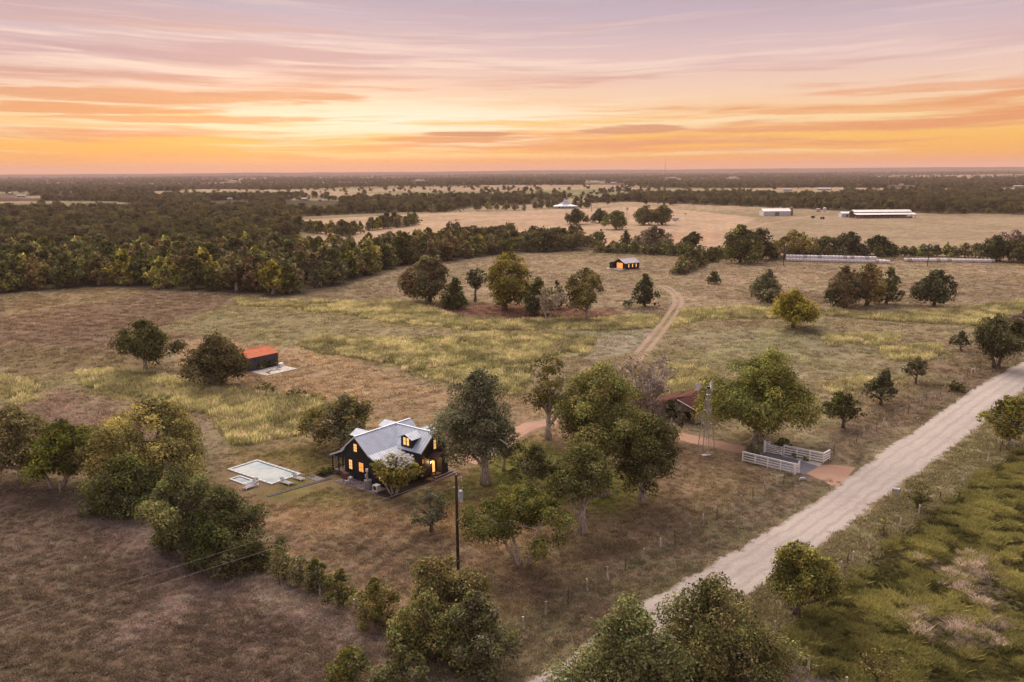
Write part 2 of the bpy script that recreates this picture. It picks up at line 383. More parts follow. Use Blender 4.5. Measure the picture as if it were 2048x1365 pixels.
def ground_colour(X, Y):
    wx = X + (fbm(X, Y, 9, 3, 5) - .5) * 5; wy = Y + (fbm(X, Y, 9, 3, 6) - .5) * 5
    r = np.hypot(X, Y)
    n1 = fbm(X, Y, 28, 4, 1)[:, None]; n2 = fbm(X, Y, 3, 3, 2)[:, None]; n3 = fbm(X, Y, 1.3, 2, 3)[:, None]
    C = alb(152, 124, 97) * (1 - n1) + alb(142, 121, 90) * n1
    def over(pg, col, soft=2.5, amt=1., jit=True):
        nonlocal C
        m = sstep(-soft, soft, sdist(wx if jit else X, wy if jit else Y, pg))[:, None] * amt
        C = C * (1 - m) + col * m
        return m[:, 0]
    # far country
    fw = np.maximum(far_wood(X, Y), sstep(6500, 8500, r))[:, None]; fn = fbm(X * .6, Y, 300, 3, 44)[:, None]
    far = sstep(800, 1100, r)[:, None]
    fcol = alb(176, 142, 112) * (1 - sstep(.4, .6, fn)) + alb(140, 124, 88) * sstep(.4, .6, fn)
    fcol = fcol * (1 - fw) + alb(104, 80, 66) * fw
    C = C * (1 - far) + fcol * far
    over(poly((580, 450), (600, 440), (850, 428), (1000, 424), (1150, 418), (1300, 414), (1520, 436), (1480, 455), (1440, 500), (1200, 500), (1000, 470), (850, 465), (700, 492), (500, 512), (520, 492), (640, 470)), alb(190, 150, 120), 4)
    over(poly((1440, 500), (1480, 455), (1520, 436), (1700, 430), (2100, 436), (2100, 520), (1500, 512)), alb(165, 134, 106), 5)
    over(poly((1180, 502), (1190, 480), (1330, 470), (1440, 462), (1420, 500)), alb(196, 146, 116), 4, .7)
    over(poly((510, 512), (520, 494), (640, 492), (840, 480), (850, 500), (700, 516)), alb(160, 132, 98), 3)
    # pasture round the cabin and to the right
    over(poly((690, 566), (811, 532), (1025, 507), (1500, 520), (2100, 524), (2100, 600), (1800, 640), (1500, 640), (1300, 620), (1000, 610), (850, 606)), alb(158, 130, 104), 4)
    over(poly((1480, 575), (1800, 600), (2100, 560), (2100, 590), (1800, 618), (1500, 605)), alb(138, 112, 88), 4, .6)
    # ploughed field at the left with faint rows
    m = over(poly((-200, 620), (0, 600), (170, 580), (300, 580), (400, 588), (470, 602), (420, 640), (370, 690), (300, 712), (240, 705), (0, 720), (-200, 740)), alb(140, 110, 87), 4)
    rows = (.5 + .5 * np.sin((X * .35 + Y * .94) * 1.15 + 3 * fbm(X, Y, 25, 2, 9)))[:, None]
    C = C * (1 - .26 * m[:, None] * rows * (.4 + n2))
    over(poly((0, 600), (170, 580), (330, 582), (180, 606), (0, 640)), alb(150, 122, 88), 4, .6)
    over(poly((320, 660), (400, 625), (470, 604), (600, 615), (760, 632), (860, 655), (780, 668), (640, 672), (560, 684), (400, 670)), alb(148, 126, 92), 4)
    # mown diagonal strip
    m = over(poly((340, 680), (590, 694), (700, 718), (830, 764), (940, 790), (1100, 800), (1110, 835), (960, 870), (760, 885), (660, 888), (648, 815), (560, 786), (440, 770), (350, 725)), alb(168, 134, 102), 3)
    st = (.5 + .5 * np.sin((X * .79 + Y * -.61) * 1.5 + 4 * fbm(X, Y, 30, 2, 12)))[:, None]
    C = C * (1 - .16 * m[:, None] * st)
    over(poly((0, 690), (240, 705), (330, 740), (240, 740), (150, 745), (0, 755)), alb(128, 104, 76), 4)
    over(poly((0, 800), (140, 775), (330, 800), (420, 850), (200, 900), (0, 850)), alb(142, 112, 92), 4)
    # bare earth under the pond-side trees
    over(poly((835, 615), (900, 605), (1090, 610), (1240, 622), (1250, 634), (1180, 642), (1000, 640), (880, 632)), alb(134, 94, 76), 3, .9)
    over(poly((1100, 660), (1310, 655), (1270, 700), (1180, 720), (1080, 690)), alb(152, 132, 108), 3, .8)
    over(poly((1340, 665), (1640, 655), (1780, 700), (1650, 760), (1420, 740)), alb(146, 126, 96), 4, .8)
    # yard
    over(poly((470, 900), (640, 872), (760, 880), (960, 866), (1100, 850), (1330, 866), (1480, 890), (1600, 960), (1400, 1060), (1200, 1160), (1040, 1262), (900, 1330), (780, 1280), (640, 1180), (530, 1100), (440, 1010), (440, 930)), alb(148, 116, 88), 3)
    st = (.5 + .5 * np.sin((X * .92 + Y * -.38) * 2.6 + 2.5 * fbm(X, Y, 16, 2, 15)))[:, None]
    ym = sstep(0, 6, sdist(X, Y, poly((540, 1060), (800, 1000), (1000, 1060), (1000, 1260), (780, 1240), (640, 1170))))[:, None]
    C = C * (1 - .34 * ym * sstep(.35, .75, st))
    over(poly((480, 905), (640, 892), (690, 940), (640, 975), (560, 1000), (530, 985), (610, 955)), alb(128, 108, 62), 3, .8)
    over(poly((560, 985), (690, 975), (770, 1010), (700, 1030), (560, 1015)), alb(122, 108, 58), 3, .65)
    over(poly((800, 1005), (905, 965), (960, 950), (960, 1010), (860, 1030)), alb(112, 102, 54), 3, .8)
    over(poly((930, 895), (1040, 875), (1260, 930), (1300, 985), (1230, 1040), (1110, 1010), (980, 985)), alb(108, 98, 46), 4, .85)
    over(poly((800, 1035), (920, 1005), (1080, 1010), (1120, 1035), (1060, 1075), (900, 1085)), alb(168, 128, 86), 3, .85)
    over(poly((540, 1030), (700, 1005), (850, 1030), (780, 1070), (590, 1080)), alb(164, 126, 92), 4, .75)
    over(poly((1150, 1075), (1420, 985), (1500, 930), (1590, 960), (1380, 1075), (1100, 1220), (1020, 1180)), alb(132, 104, 84), 4, .45)
    over(poly((540, 1080), (760, 1060), (940, 1080), (1000, 1180), (900, 1200), (700, 1180)), alb(132, 104, 84), 4, .4)
    over(poly((1500, 930), (1600, 900), (1640, 870), (1840, 780), (2000, 700), (2060, 690), (1900, 790), (1760, 880), (1690, 930), (1600, 1000)), alb(120, 106, 76), 3, .7)
    # foreground pasture
    over(poly((-300, 940), (0, 940), (120, 985), (230, 1020), (330, 1090), (480, 1140), (560, 1165), (680, 1215), (790, 1265), (830, 1300), (640, 1450), (-400, 1500)), alb(118, 93, 76), 3)
    over(poly((-50, 960), (0, 1060), (190, 1180), (320, 1330), (200, 1400), (-200, 1400)), alb(112, 90, 68), 6, .5)
    for a, wdt, am in ((poly((130, 985), (220, 1030), (265, 1080), (330, 1110), (470, 1150), (600, 1205), (720, 1270), (780, 1300)), 2.0, .75),
                       (poly((250, 1270), (330, 1210), (420, 1180), (520, 1170), (600, 1210)), 2.4, .5)):
        mm = (np.exp(-(ldist(wx, wy, a) / wdt) ** 2) * am)[:, None]; C = C * (1 - mm) + alb(152, 122, 106) * mm
    fm = sstep(0, 8, sdist(X, Y, poly((-300, 960), (120, 1000), (330, 1110), (560, 1185), (760, 1290), (640, 1450), (-400, 1500))))[:, None]
    st = (.5 + .5 * np.sin((X * .30 + Y * .95) * 3.1 + 5 * fbm(X, Y, 26, 2, 18)))[:, None]; C = C * (1 - .20 * fm * sstep(.4, .8, st))
    over(poly((1640, 862), (1760, 800), (1900, 715), (2060, 640), (2060, 690), (1900, 785), (1760, 872), (1660, 908)), alb(134, 106, 84), 3, .8)
    # roadside
    over(np.vstack([ROAD_L, ROAD_L[::-1] + np.array([-6.5, 3.2])]), alb(116, 96, 74), 1.6, .8)
    for off in (2.6, 4.4):
        mm = (np.exp(-(ldist(wx, wy, ROAD_L + np.array([-off * .88, off * .46])) / .55) ** 2) * .55)[:, None]; C = C * (1 - mm) + alb(150, 118, 96) * mm
    over(np.vstack([ROAD_R, ROAD_R[::-1] + np.array([8.5, -4.4])]), alb(138, 118, 86), 1.2, .9)
    over(GREENFIELD, alb(100, 88, 54), 1.5)
    over(poly((1480, 1290), (1560, 1300), (1650, 1345), (1700, 1420), (1400, 1420)), alb(122, 98, 88), 2)
    # ground beneath tall grass and beneath the woods
    for pg, dn in TALL: over(pg, alb(152, 132, 84), 3, .75 * dn)
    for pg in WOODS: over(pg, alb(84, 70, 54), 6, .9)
    # mottling: tussocks, dead thatch, green flushes
    C = C * (.88 + .24 * sstep(.25, .75, n2)) * (.90 + .20 * sstep(.25, .75, n3)) * (.92 + .16 * sstep(.3, .7, n1))
    gr = sstep(.52, .72, fbm(X, Y, 14, 4, 71))[:, None] * .35 * (1 - far)
    C = C * (1 - gr) + C * np.array([.86, 1.02, .74]) * gr
    return np.clip(C, .02, .7)

def build_ground():
    ang = np.concatenate([np.radians(np.linspace(-180, -46, 40)[:-1]), np.radians(np.linspace(-46, 46, 640)), np.radians(np.linspace(46, 180, 40)[1:-1])])
    rr = np.concatenate([[4, 12, 25, 38], np.geomspace(46, 900, 440), np.geomspace(900, 19500, 131)[1:]])
    A, R = np.meshgrid(ang, rr, indexing='ij'); na, nr = A.shape
    X = (np.sin(A) * R).ravel(); Y = (np.cos(A) * R).ravel(); Rf = R.ravel(); Af = A.ravel()
    z = (fbm(X, Y, 40, 3, 3) - .5) * .0 * Rf
    z = ground_z(X, Y)
    C = ground_colour(X, Y)
    i = np.arange(na)[:, None]; j = np.arange(nr - 1)[None, :]; i2 = (i + 1) % na
    Fc = np.stack([i * nr + j, i2 * nr + j, i2 * nr + j + 1, i * nr + j + 1], -1).reshape(-1, 4)
    V = np.stack([X, Y, z], -1)
    m = bpy.data.materials.new('ground'); m.use_nodes = True; t = NT(m.node_tree)
    a = t.n('ShaderNodeAttribute', attribute_name='Col').outputs[0]
    co = t.n('ShaderNodeTexCoord').outputs['Object']
    f1 = t.noise(co, 5.0, 6, .8); f2 = t.noise(co, .8, 5, .7); f3 = t.noise(co, .16, 6, .72)
    k = t.m('MULTIPLY', t.mr(f1, .3, .7, .5, 1.5), t.m('MULTIPLY', t.mr(f2, .3, .7, .9, 1.1), t.mr(f3, .3, .7, .88, 1.12)))
    c = t.mix(1.0, a, t.vec(k, k, k), 'MULTIPLY')
    hue = t.sep(t.noise(co, .55, 6, .75, out=1)); hv = t.vec(t.mr(hue[0], .3, .7, .84, 1.16), t.mr(hue[1], .3, .7, .86, 1.14), t.mr(hue[2], .3, .7, .78, 1.22))
    c = t.mix(1.0, c, hv, 'MULTIPLY')
    straw = t.sstep(.58, .74, t.noise(co, 1.7, 7, .8)); c = t.mix(t.m('MULTIPLY', straw, .5), c, t.mix(1.0, c, (1.7, 1.5, 1.3), 'MULTIPLY'))
    p = t.n('ShaderNodeBsdfPrincipled'); p.inputs['Roughness'].default_value = 1; p.inputs['Specular IOR Level'].default_value = .0
    t.put(p.inputs['Base Color'], c)
    b = t.n('ShaderNodeBump'); b.inputs['Strength'].default_value = .5; b.inputs['Distance'].default_value = .14
    t.put(b.inputs['Height'], t.m('ADD', f1, t.m('MULTIPLY', f2, 2.0))); t.put(p.inputs['Normal'], b.outputs[0])
    o = t.n('ShaderNodeOutputMaterial'); t.t.links.new(p.outputs[0], o.inputs[0])
    tag(link('ground', np_mesh('ground', V, Fc, m, C, smooth=True)), kind='structure')
def ground_z(X, Y):
    """level near the farm; low swells far off and a wooded ridge on the horizon"""
    R = np.hypot(X, Y); A = np.degrees(np.arctan2(X, Y))
    sw = (fbm(X, Y, 900, 3, 81) - .5) * 14 * sstep(1100, 2600, R)
    top = 44 + 16 * sstep(-3, 6, A) + 10 * sstep(12, 26, A) + 26 * (fbm(A, A * 0, 9, 3, 91) - .5) + 5 * (fbm(A, A * 0, .5, 3, 92) - .5)
    return sw + sstep(8500, 13000, R) * top
build_ground()
# ------------------------------------------------------------------ roads, drive, tracks
def strip_mesh(name, Lf, Rt, z, material, n=260, jit=.25, cross=8, seed=1, kind='structure', crown=0.):
    def res(pl):
        d = np.r_[0, np.cumsum(np.hypot(*np.diff(pl, axis=0).T))]; t = np.linspace(0, d[-1], n)
        # smooth through the points
        x = np.interp(t, d, pl[:, 0]); y = np.interp(t, d, pl[:, 1])
        k = max(3, n // 24) | 1; pad = k // 2
        f = lambda q: np.convolve(np.r_[np.full(pad, q[0]), q, np.full(pad, q[-1])], np.ones(k) / k, 'valid')
        return np.stack([f(x), f(y)], -1)
    a, b = res(np.asarray(Lf)), res(np.asarray(Rt))
    nrm = (b - a) / np.linalg.norm(b - a, axis=1)[:, None]
    a = a + nrm * ((fbm(a[:, 0], a[:, 1], 2.6, 5, seed) - .5) * 2 * jit)[:, None]; b = b + nrm * ((fbm(b[:, 0], b[:, 1], 2.2, 4, seed + 5) - .5) * 2 * jit)[:, None]
    s = np.linspace(0, 1, cross + 1); V = a[:, None] * (1 - s)[None, :, None] + b[:, None] * s[None, :, None]
    zz = z + crown * (1 - (2 * s - 1) ** 2)
    V = np.concatenate([V, np.broadcast_to(zz[None, :, None], V.shape[:2] + (1,))], -1).reshape(-1, 3)
    i = np.arange(n - 1)[:, None]; j = np.arange(cross)[None, :]; c = cross + 1
    Fc = np.stack([i * c + j, i * c + j + 1, (i + 1) * c + j + 1, (i + 1) * c + j], -1).reshape(-1, 4)
    uu = np.tile(s, n); cc = np.stack([uu, uu, uu], -1)
    o = link(name, np_mesh(name, V, Fc, material, cc, smooth=True, cname='across'))
    return tag(o, kind=kind)
def gravel_mat(name, c1, c2, c3, sc=1., along=None):
    m = bpy.data.materials.new(name); m.use_nodes = True; t = NT(m.node_tree)
    co = t.n('ShaderNodeTexCoord').outputs['Object']
    p = t.n('ShaderNodeBsdfPrincipled'); o = t.n('ShaderNodeOutputMaterial'); t.t.links.new(p.outputs[0], o.inputs[0])
    a = t.noise(co, .12 * sc, 4, .6); b = t.noise(co, 7, 5, .75); d = t.noise(co, .9, 4, .6)
    c = t.mix(t.sstep(.35, .65, a), c1, c2); c = t.mix(t.m('MULTIPLY', t.sstep(.45, .7, d), .7), c, c3)
    if along is not None:
        mp = t.n('ShaderNodeMapping'); t.put(mp.inputs[0], co); mp.inputs['Rotation'].default_value = (0, 0, -along); ms = t.n('ShaderNodeMapping'); t.put(ms.inputs[0], mp.outputs[0]); ms.inputs['Scale'].default_value = (.035, .9, 1)
        ln_ = t.noise(ms.outputs[0], 1.0, 4, .6)
        c = t.mix(t.m('MULTIPLY', t.sstep(.42, .68, ln_), .5), c, tuple(k * 1.1 for k in c1))
        u = t.sep(t.n('ShaderNodeAttribute', attribute_name='across').outputs[1])[0]
        wv = t.m('SINE', t.m('ADD', t.m('MULTIPLY', u, 25.0), t.m('MULTIPLY', ln_, 3.0)))
        c = t.mix(t.m('MULTIPLY', t.sstep(.1, .9, wv), t.mr(ln_, .3, .7, .15, .6)), c, tuple(k * .80 for k in c2))
        ed = t.m('ADD', t.sstep(.12, .0, u), t.sstep(.88, 1.0, u)); c = t.mix(t.m('MULTIPLY', ed, t.sstep(.4, .62, d)), c, tuple(alb(150, 126, 104)))
    k = t.mr(b, .3, .7, .74, 1.26); c = t.mix(1.0, c, t.vec(k, k, k), 'MULTIPLY')
    t.put(p.inputs['Base Color'], c); p.inputs['Roughness'].default_value = 1; p.inputs['Specular IOR Level'].default_value = .05
    bp = t.n('ShaderNodeBump'); bp.inputs['Strength'].default_value = .6; bp.inputs['Distance'].default_value = .05
    t.put(bp.inputs['Height'], b); t.put(p.inputs['Normal'], bp.outputs[0]); return m
ROADMAT = gravel_mat('road_gravel', tuple(alb(196, 170, 154)), tuple(alb(184, 158, 144)), tuple(alb(200, 176, 152)), along=rad(45.6))
REDMAT = gravel_mat('red_gravel', tuple(alb(196, 146, 120)), tuple(alb(182, 132, 108)), tuple(alb(172, 130, 104)))
RUTMAT = gravel_mat('track_dirt', tuple(alb(184, 144, 118)), tuple(alb(168, 130, 106)), tuple(alb(152, 120, 98)))
GREYMAT = gravel_mat('grey_paving', tuple(alb(126, 112, 114)), tuple(alb(134, 118, 118)), tuple(alb(116, 104, 106)))
WHITEGRAVEL = gravel_mat('white_gravel', tuple(alb(214, 190, 180)), tuple(alb(196, 172, 164)), tuple(alb(180, 158, 148)))
strip_mesh('gravel_road', ROAD_L, ROAD_R, .006, ROADMAT, 620, .8, 14, 3, crown=.10)
def offset(pl, w):
    pl = np.asarray(pl); d = np.gradient(pl, axis=0); d /= np.linalg.norm(d, axis=1)[:, None]; nn = np.stack([-d[:, 1], d[:, 0]], -1)
    return pl + nn * w, pl - nn * w
# red gravel drive: apron by the road, then from the gate past the windmill to the house
AP = poly((1742, 962), (1700, 948), (1640, 940), (1612, 932))
apL = poly((1712, 935), (1672, 930), (1636, 930)); apR = poly((1676, 978), (1628, 954), (1606, 944))
strip_mesh('drive_apron', apL, apR, .016, REDMAT, 40, .25, 6, 8)
DRV = poly((1505, 903), (1470, 897), (1420, 886), (1360, 873), (1290, 858), (1200, 846), (1120, 842), (1075, 848), (1040, 860), (1012, 880), (985, 905), (930, 925))
dl, dr = offset(DRV, 1.75); strip_mesh('driveway', dl, dr, .010, REDMAT, 160, .5, 6, 9)
TRK = poly((1240, 745), (1278, 712), (1306, 678), (1330, 648), (1350, 620), (1358, 603), (1350, 588), (1334, 576), (1320, 571))
dl, dr = offset(TRK, 1.15)
for s in (dl, dr):
    a, b = offset(s, .62); strip_mesh('dirt_track', a, b, .008, RUTMAT, 140, .22, 3, 11)
for pts, w in ((((1490, 462), (1530, 448), (1580, 440), (1622, 432)), 1.6), (((1340, 438), (1420, 434), (1480, 429), (1505, 426), (1450, 418), (1390, 412)), 2.0), (((1280, 548), (1320, 540), (1360, 536)), 1.2)):
    a, b = offset(poly(*pts), w); strip_mesh('farm_track', a, b, .012, REDMAT if w == 1.6 else RUTMAT, 60, .4, 3, 12)
# ------------------------------------------------------------------ trees
def leaves(cent, outd, size, rng, col, cvar, up=.35, aspect=.6, clump=None):
    """one diamond leaf-spray per centre; returns V, F, C"""
    n = len(cent)
    nrm = outd * .9 + rng.normal(0, .55, (n, 3)) + np.array([0, 0, up])
    nrm /= np.linalg.norm(nrm, axis=1)[:, None] + 1e-9
    t = rng.normal(0, 1, (n, 3)); t -= nrm * (t * nrm).sum(1)[:, None]; t /= np.linalg.norm(t, axis=1)[:, None] + 1e-9
    b = np.cross(nrm, t)
    s = size * rng.uniform(.4, 1.45, n)[:, None]
    bow = nrm * s * rng.uniform(-.25, .1, n)[:, None]
    V = np.stack([cent - t * s, cent + b * s * aspect + bow, cent + t * s * rng.uniform(.7, 1.2, n)[:, None], cent - b * s * aspect + bow], 1).reshape(-1, 3)
    Fc = np.arange(4 * n).reshape(n, 4)
    k = (1 + rng.normal(0, cvar, n))[:, None] * (clump[:, None] if clump is not None else 1)
    c = np.clip(col * k * (1 + rng.normal(0, cvar * .35, (n, 3))), .006, .6)
    return V, Fc, np.repeat(c, 4, 0)

PROFILE = {   # crown radius against relative crown height
    'dome': ([0, .12, .35, .6, .85, 1], [.62, .9, 1., .88, .55, .12]),
    'round': ([0, .15, .4, .65, .88, 1], [.45, .85, 1., .92, .6, .15]),
    'cone': ([0, .08, .25, .55, .85, 1], [.75, 1., .95, .66, .3, .05]),
    'ovoid': ([0, .1, .35, .65, .9, 1], [.6, .88, 1., .8, .42, .08]),
    'vase': ([0, .2, .5, .75, .92, 1], [.25, .55, .9, 1., .72, .2]),
    'tall': ([0, .15, .3, .5, .7, .9, 1], [.4, .75, .6, 1., .7, .55, .1]),
    'bush': ([0, .2, .5, .8, 1], [.8, 1., .9, .6, .15]),
}
LEAFCOL = {
    'green': ((0.173, 0.173, 0.046), .36), 'dark': ((0.119, 0.116, 0.048), .34), 'olive': ((0.222, 0.196, 0.057), .36),
    'yellow': ((0.342, 0.274, 0.066), .34), 'grey': ((0.178, 0.171, 0.087), .36), 'bright': ((0.245, 0.222, 0.046), .34),
    'cedar': ((0.132, 0.141, 0.055), .34), 'brown': ((0.214, 0.148, 0.080), .26), 'pale': ((0.433, 0.353, 0.239), .25), 'purple': ((0.217, 0.154, 0.131), .26),
}
def tree_data(h, wd, crown_lo, prof, colname, leaf, seed, dens=1., nblob=None, lean=0., stems=1, clumpy=1., twig=0, tint2=None, gap=0.):
    """trunk (verts, faces) and crown (verts, faces, colours) of one tree of height h and width wd, base at the origin"""
    rng = np.random.default_rng(seed); R = wd / 2; ch = h - crown_lo
    hs, rs = PROFILE[prof]; prf = lambda u: np.interp(u, hs, rs) * R
    nb = nblob or int(np.clip(15 + 12.5 * clumpy * (R * R * ch) ** .33, 18, 100))
    u = np.clip(rng.random(nb) ** .8, 0, 1); th = rng.uniform(0, 2 * math.pi, nb)
    # uneven outline: lobes and bays round the crown
    lob = np.ones(nb)
    for q in range(1, 5): lob += (.30 / q ** .5) * np.cos(q * th + rng.uniform(0, 6.28) + 2.2 * u * rng.normal(0, 1.2))
    lob = np.clip(lob, .55, 1.25)
    rb = np.minimum(R, ch * .7) * rng.uniform(.13, .30, nb) * np.clip(1.3 - .5 * u, .7, 1.2) * (1.25 if nb < 24 else 1.)
    rb = np.minimum(rb, ch * .3)
    env = prf(u) * lob
    rr = np.maximum(env - rb * .5, 0) * rng.uniform(.0, 1, nb) ** .38
    jag = 1 + .10 * np.cos(3 * th + rng.uniform(0, 6.28))
    zc = crown_lo + rb * .5 + u * (ch * np.clip(jag, .85, 1.08) - rb * 1.2) - .10 * ch * (rr / R) ** 2
    zc = np.maximum(zc, rb * .45)
    cx = rr * np.cos(th) + lean * (zc / h); cyy = rr * np.sin(th)
    B = np.stack([cx, cyy, zc], 1)
    ext = max(np.percentile(np.abs(B[:, 0] - lean * (zc / h)) + rb * .85, 95), 1e-3); B[:, :2] *= min(R / ext, 1.5)
    B[:, 2] += np.clip((B[:, 2] - crown_lo) / ch, 0, 1) * (h - (B[:, 2] + rb * .85).max())
    # leaves spread over the blobs, thicker on top
    area = (4 * math.pi * rb ** 2); la = leaf * leaf * 1.25
    nl = np.maximum((area / la * .50 * dens).astype(int), 5)
    idx = np.repeat(np.arange(nb), nl); n = len(idx)
    d = rng.normal(0, 1, (n, 3)); d[:, 2] += .55; d /= np.linalg.norm(d, axis=1)[:, None]
    lump = 1 + .22 * np.sin(d[:, 0] * 5 + idx) * np.sin(d[:, 1] * 5 + idx * 2.1) * np.sin(d[:, 2] * 4 + idx * .7)
    rad_ = rb[idx] * (.5 + .62 * rng.random(n) ** .6) * lump; stray = rng.random(n) < .07; rad_[stray] *= rng.uniform(1.1, 1.5, stray.sum())
    P = B[idx] + d * rad_[:, None] * np.array([1, 1, .85])
    P[:, 2] = np.maximum(P[:, 2], .12 + .0 * P[:, 2])
    if gap: 
        keep = rng.random(n) > gap; P, d, idx = P[keep], d[keep], idx[keep]; n = len(P)
    col, cv = LEAFCOL[colname]; col = np.array(col)
    ck = np.clip(1 + rng.normal(0, .32, nb), .45, 1.8)
    colr = np.broadcast_to(col, (n, 3)).copy()
    if tint2:
        c2 = np.array(LEAFCOL[tint2[0]][0]); pick = rng.random(nb) < tint2[1]; colr[pick[idx]] = c2
        k = rng.random(n) < tint2[1] * .4; colr[k] = c2
    V, Fc, C = leaves(P, d, leaf, rng, colr, cv, clump=ck[idx])
    # wood
    mb = MB(); tips = []
    for sidx in range(stems):
        a0 = 2 * math.pi * sidx / max(stems, 1) + .6; sp = 0 if stems == 1 else R * .10
        r0 = (0.028 * h + .035 * R) / math.sqrt(stems); topz = crown_lo + ch * .55
        k = 5; pts = []; rads = []
        for i in range(k + 1):
            t = i / k; w_ = .06 * h * t * (1 - .3 * t)
            pts.append((sp * math.cos(a0) * (1 + 6 * t * (stems > 1)) + w_ * rng.normal(0, .3) + lean * t * .6, sp * math.sin(a0) * (1 + 6 * t * (stems > 1)) + w_ * rng.normal(0, .3), topz * t - .15 * (i == 0)))
            rads.append(r0 * (1.35 if i == 0 else 1) * (1 - .72 * t))
        mb.tube(pts, rads, 7); tips.append((pts, rads))
    order = np.argsort(-rr)[: min(nb, 14 + twig * 12)]
    for bi in order:
        pts, rads = tips[bi % stems]; j = int(rng.integers(2, 5)); p0 = Vector(pts[j]); q = Vector(B[bi])
        if q.z < p0.z - .3: j = 1 if len(pts) > 1 else 0; p0 = Vector(pts[j])
        mid = p0.lerp(q, .5) + Vector((rng.normal(0, .06), rng.normal(0, .06), .10)) * (q - p0).length
        r0 = rads[j] * .5
        mb.tube([p0, mid, q], [r0, r0 * .65, r0 * .22], 5, cap=False)
        if twig:
            for _ in range(twig * 5):
                dd = Vector(rng.normal(0, 1, 3)); dd.z = abs(dd.z) * .9; dd = dd.normalized() * rb[bi] * rng.uniform(.7, 1.35)
                m2 = q + dd * .5 + Vector(rng.normal(0, .12, 3)) * rb[bi]
                mb.tube([q.lerp(mid, rng.random() * .5), m2, q + dd], [max(r0 * .3, .018), max(.018, r0 * .17), .012], 3, cap=False)
    return mb, (V, Fc, C)

GEN_TRIS = 0
def make_tree(name, label, loc, h, wd, crown_lo, prof='dome', col='green', leaf=.3, seed=1, bark=None, group=None, cat='tree', rz=0., kw=None):
    global GEN_TRIS
    mb, (V, Fc, C) = tree_data(h, wd, crown_lo, prof, col, leaf, seed, **(kw or {}))
    o = thing(name, label, cat, (loc[0], loc[1], 0), rz, group)
    mb.obj('trunk', bark or BARK, o, smooth=True)
    link('crown', np_mesh('crown', V, Fc, LEAF, C), o); GEN_TRIS += len(Fc) * 2
    return o

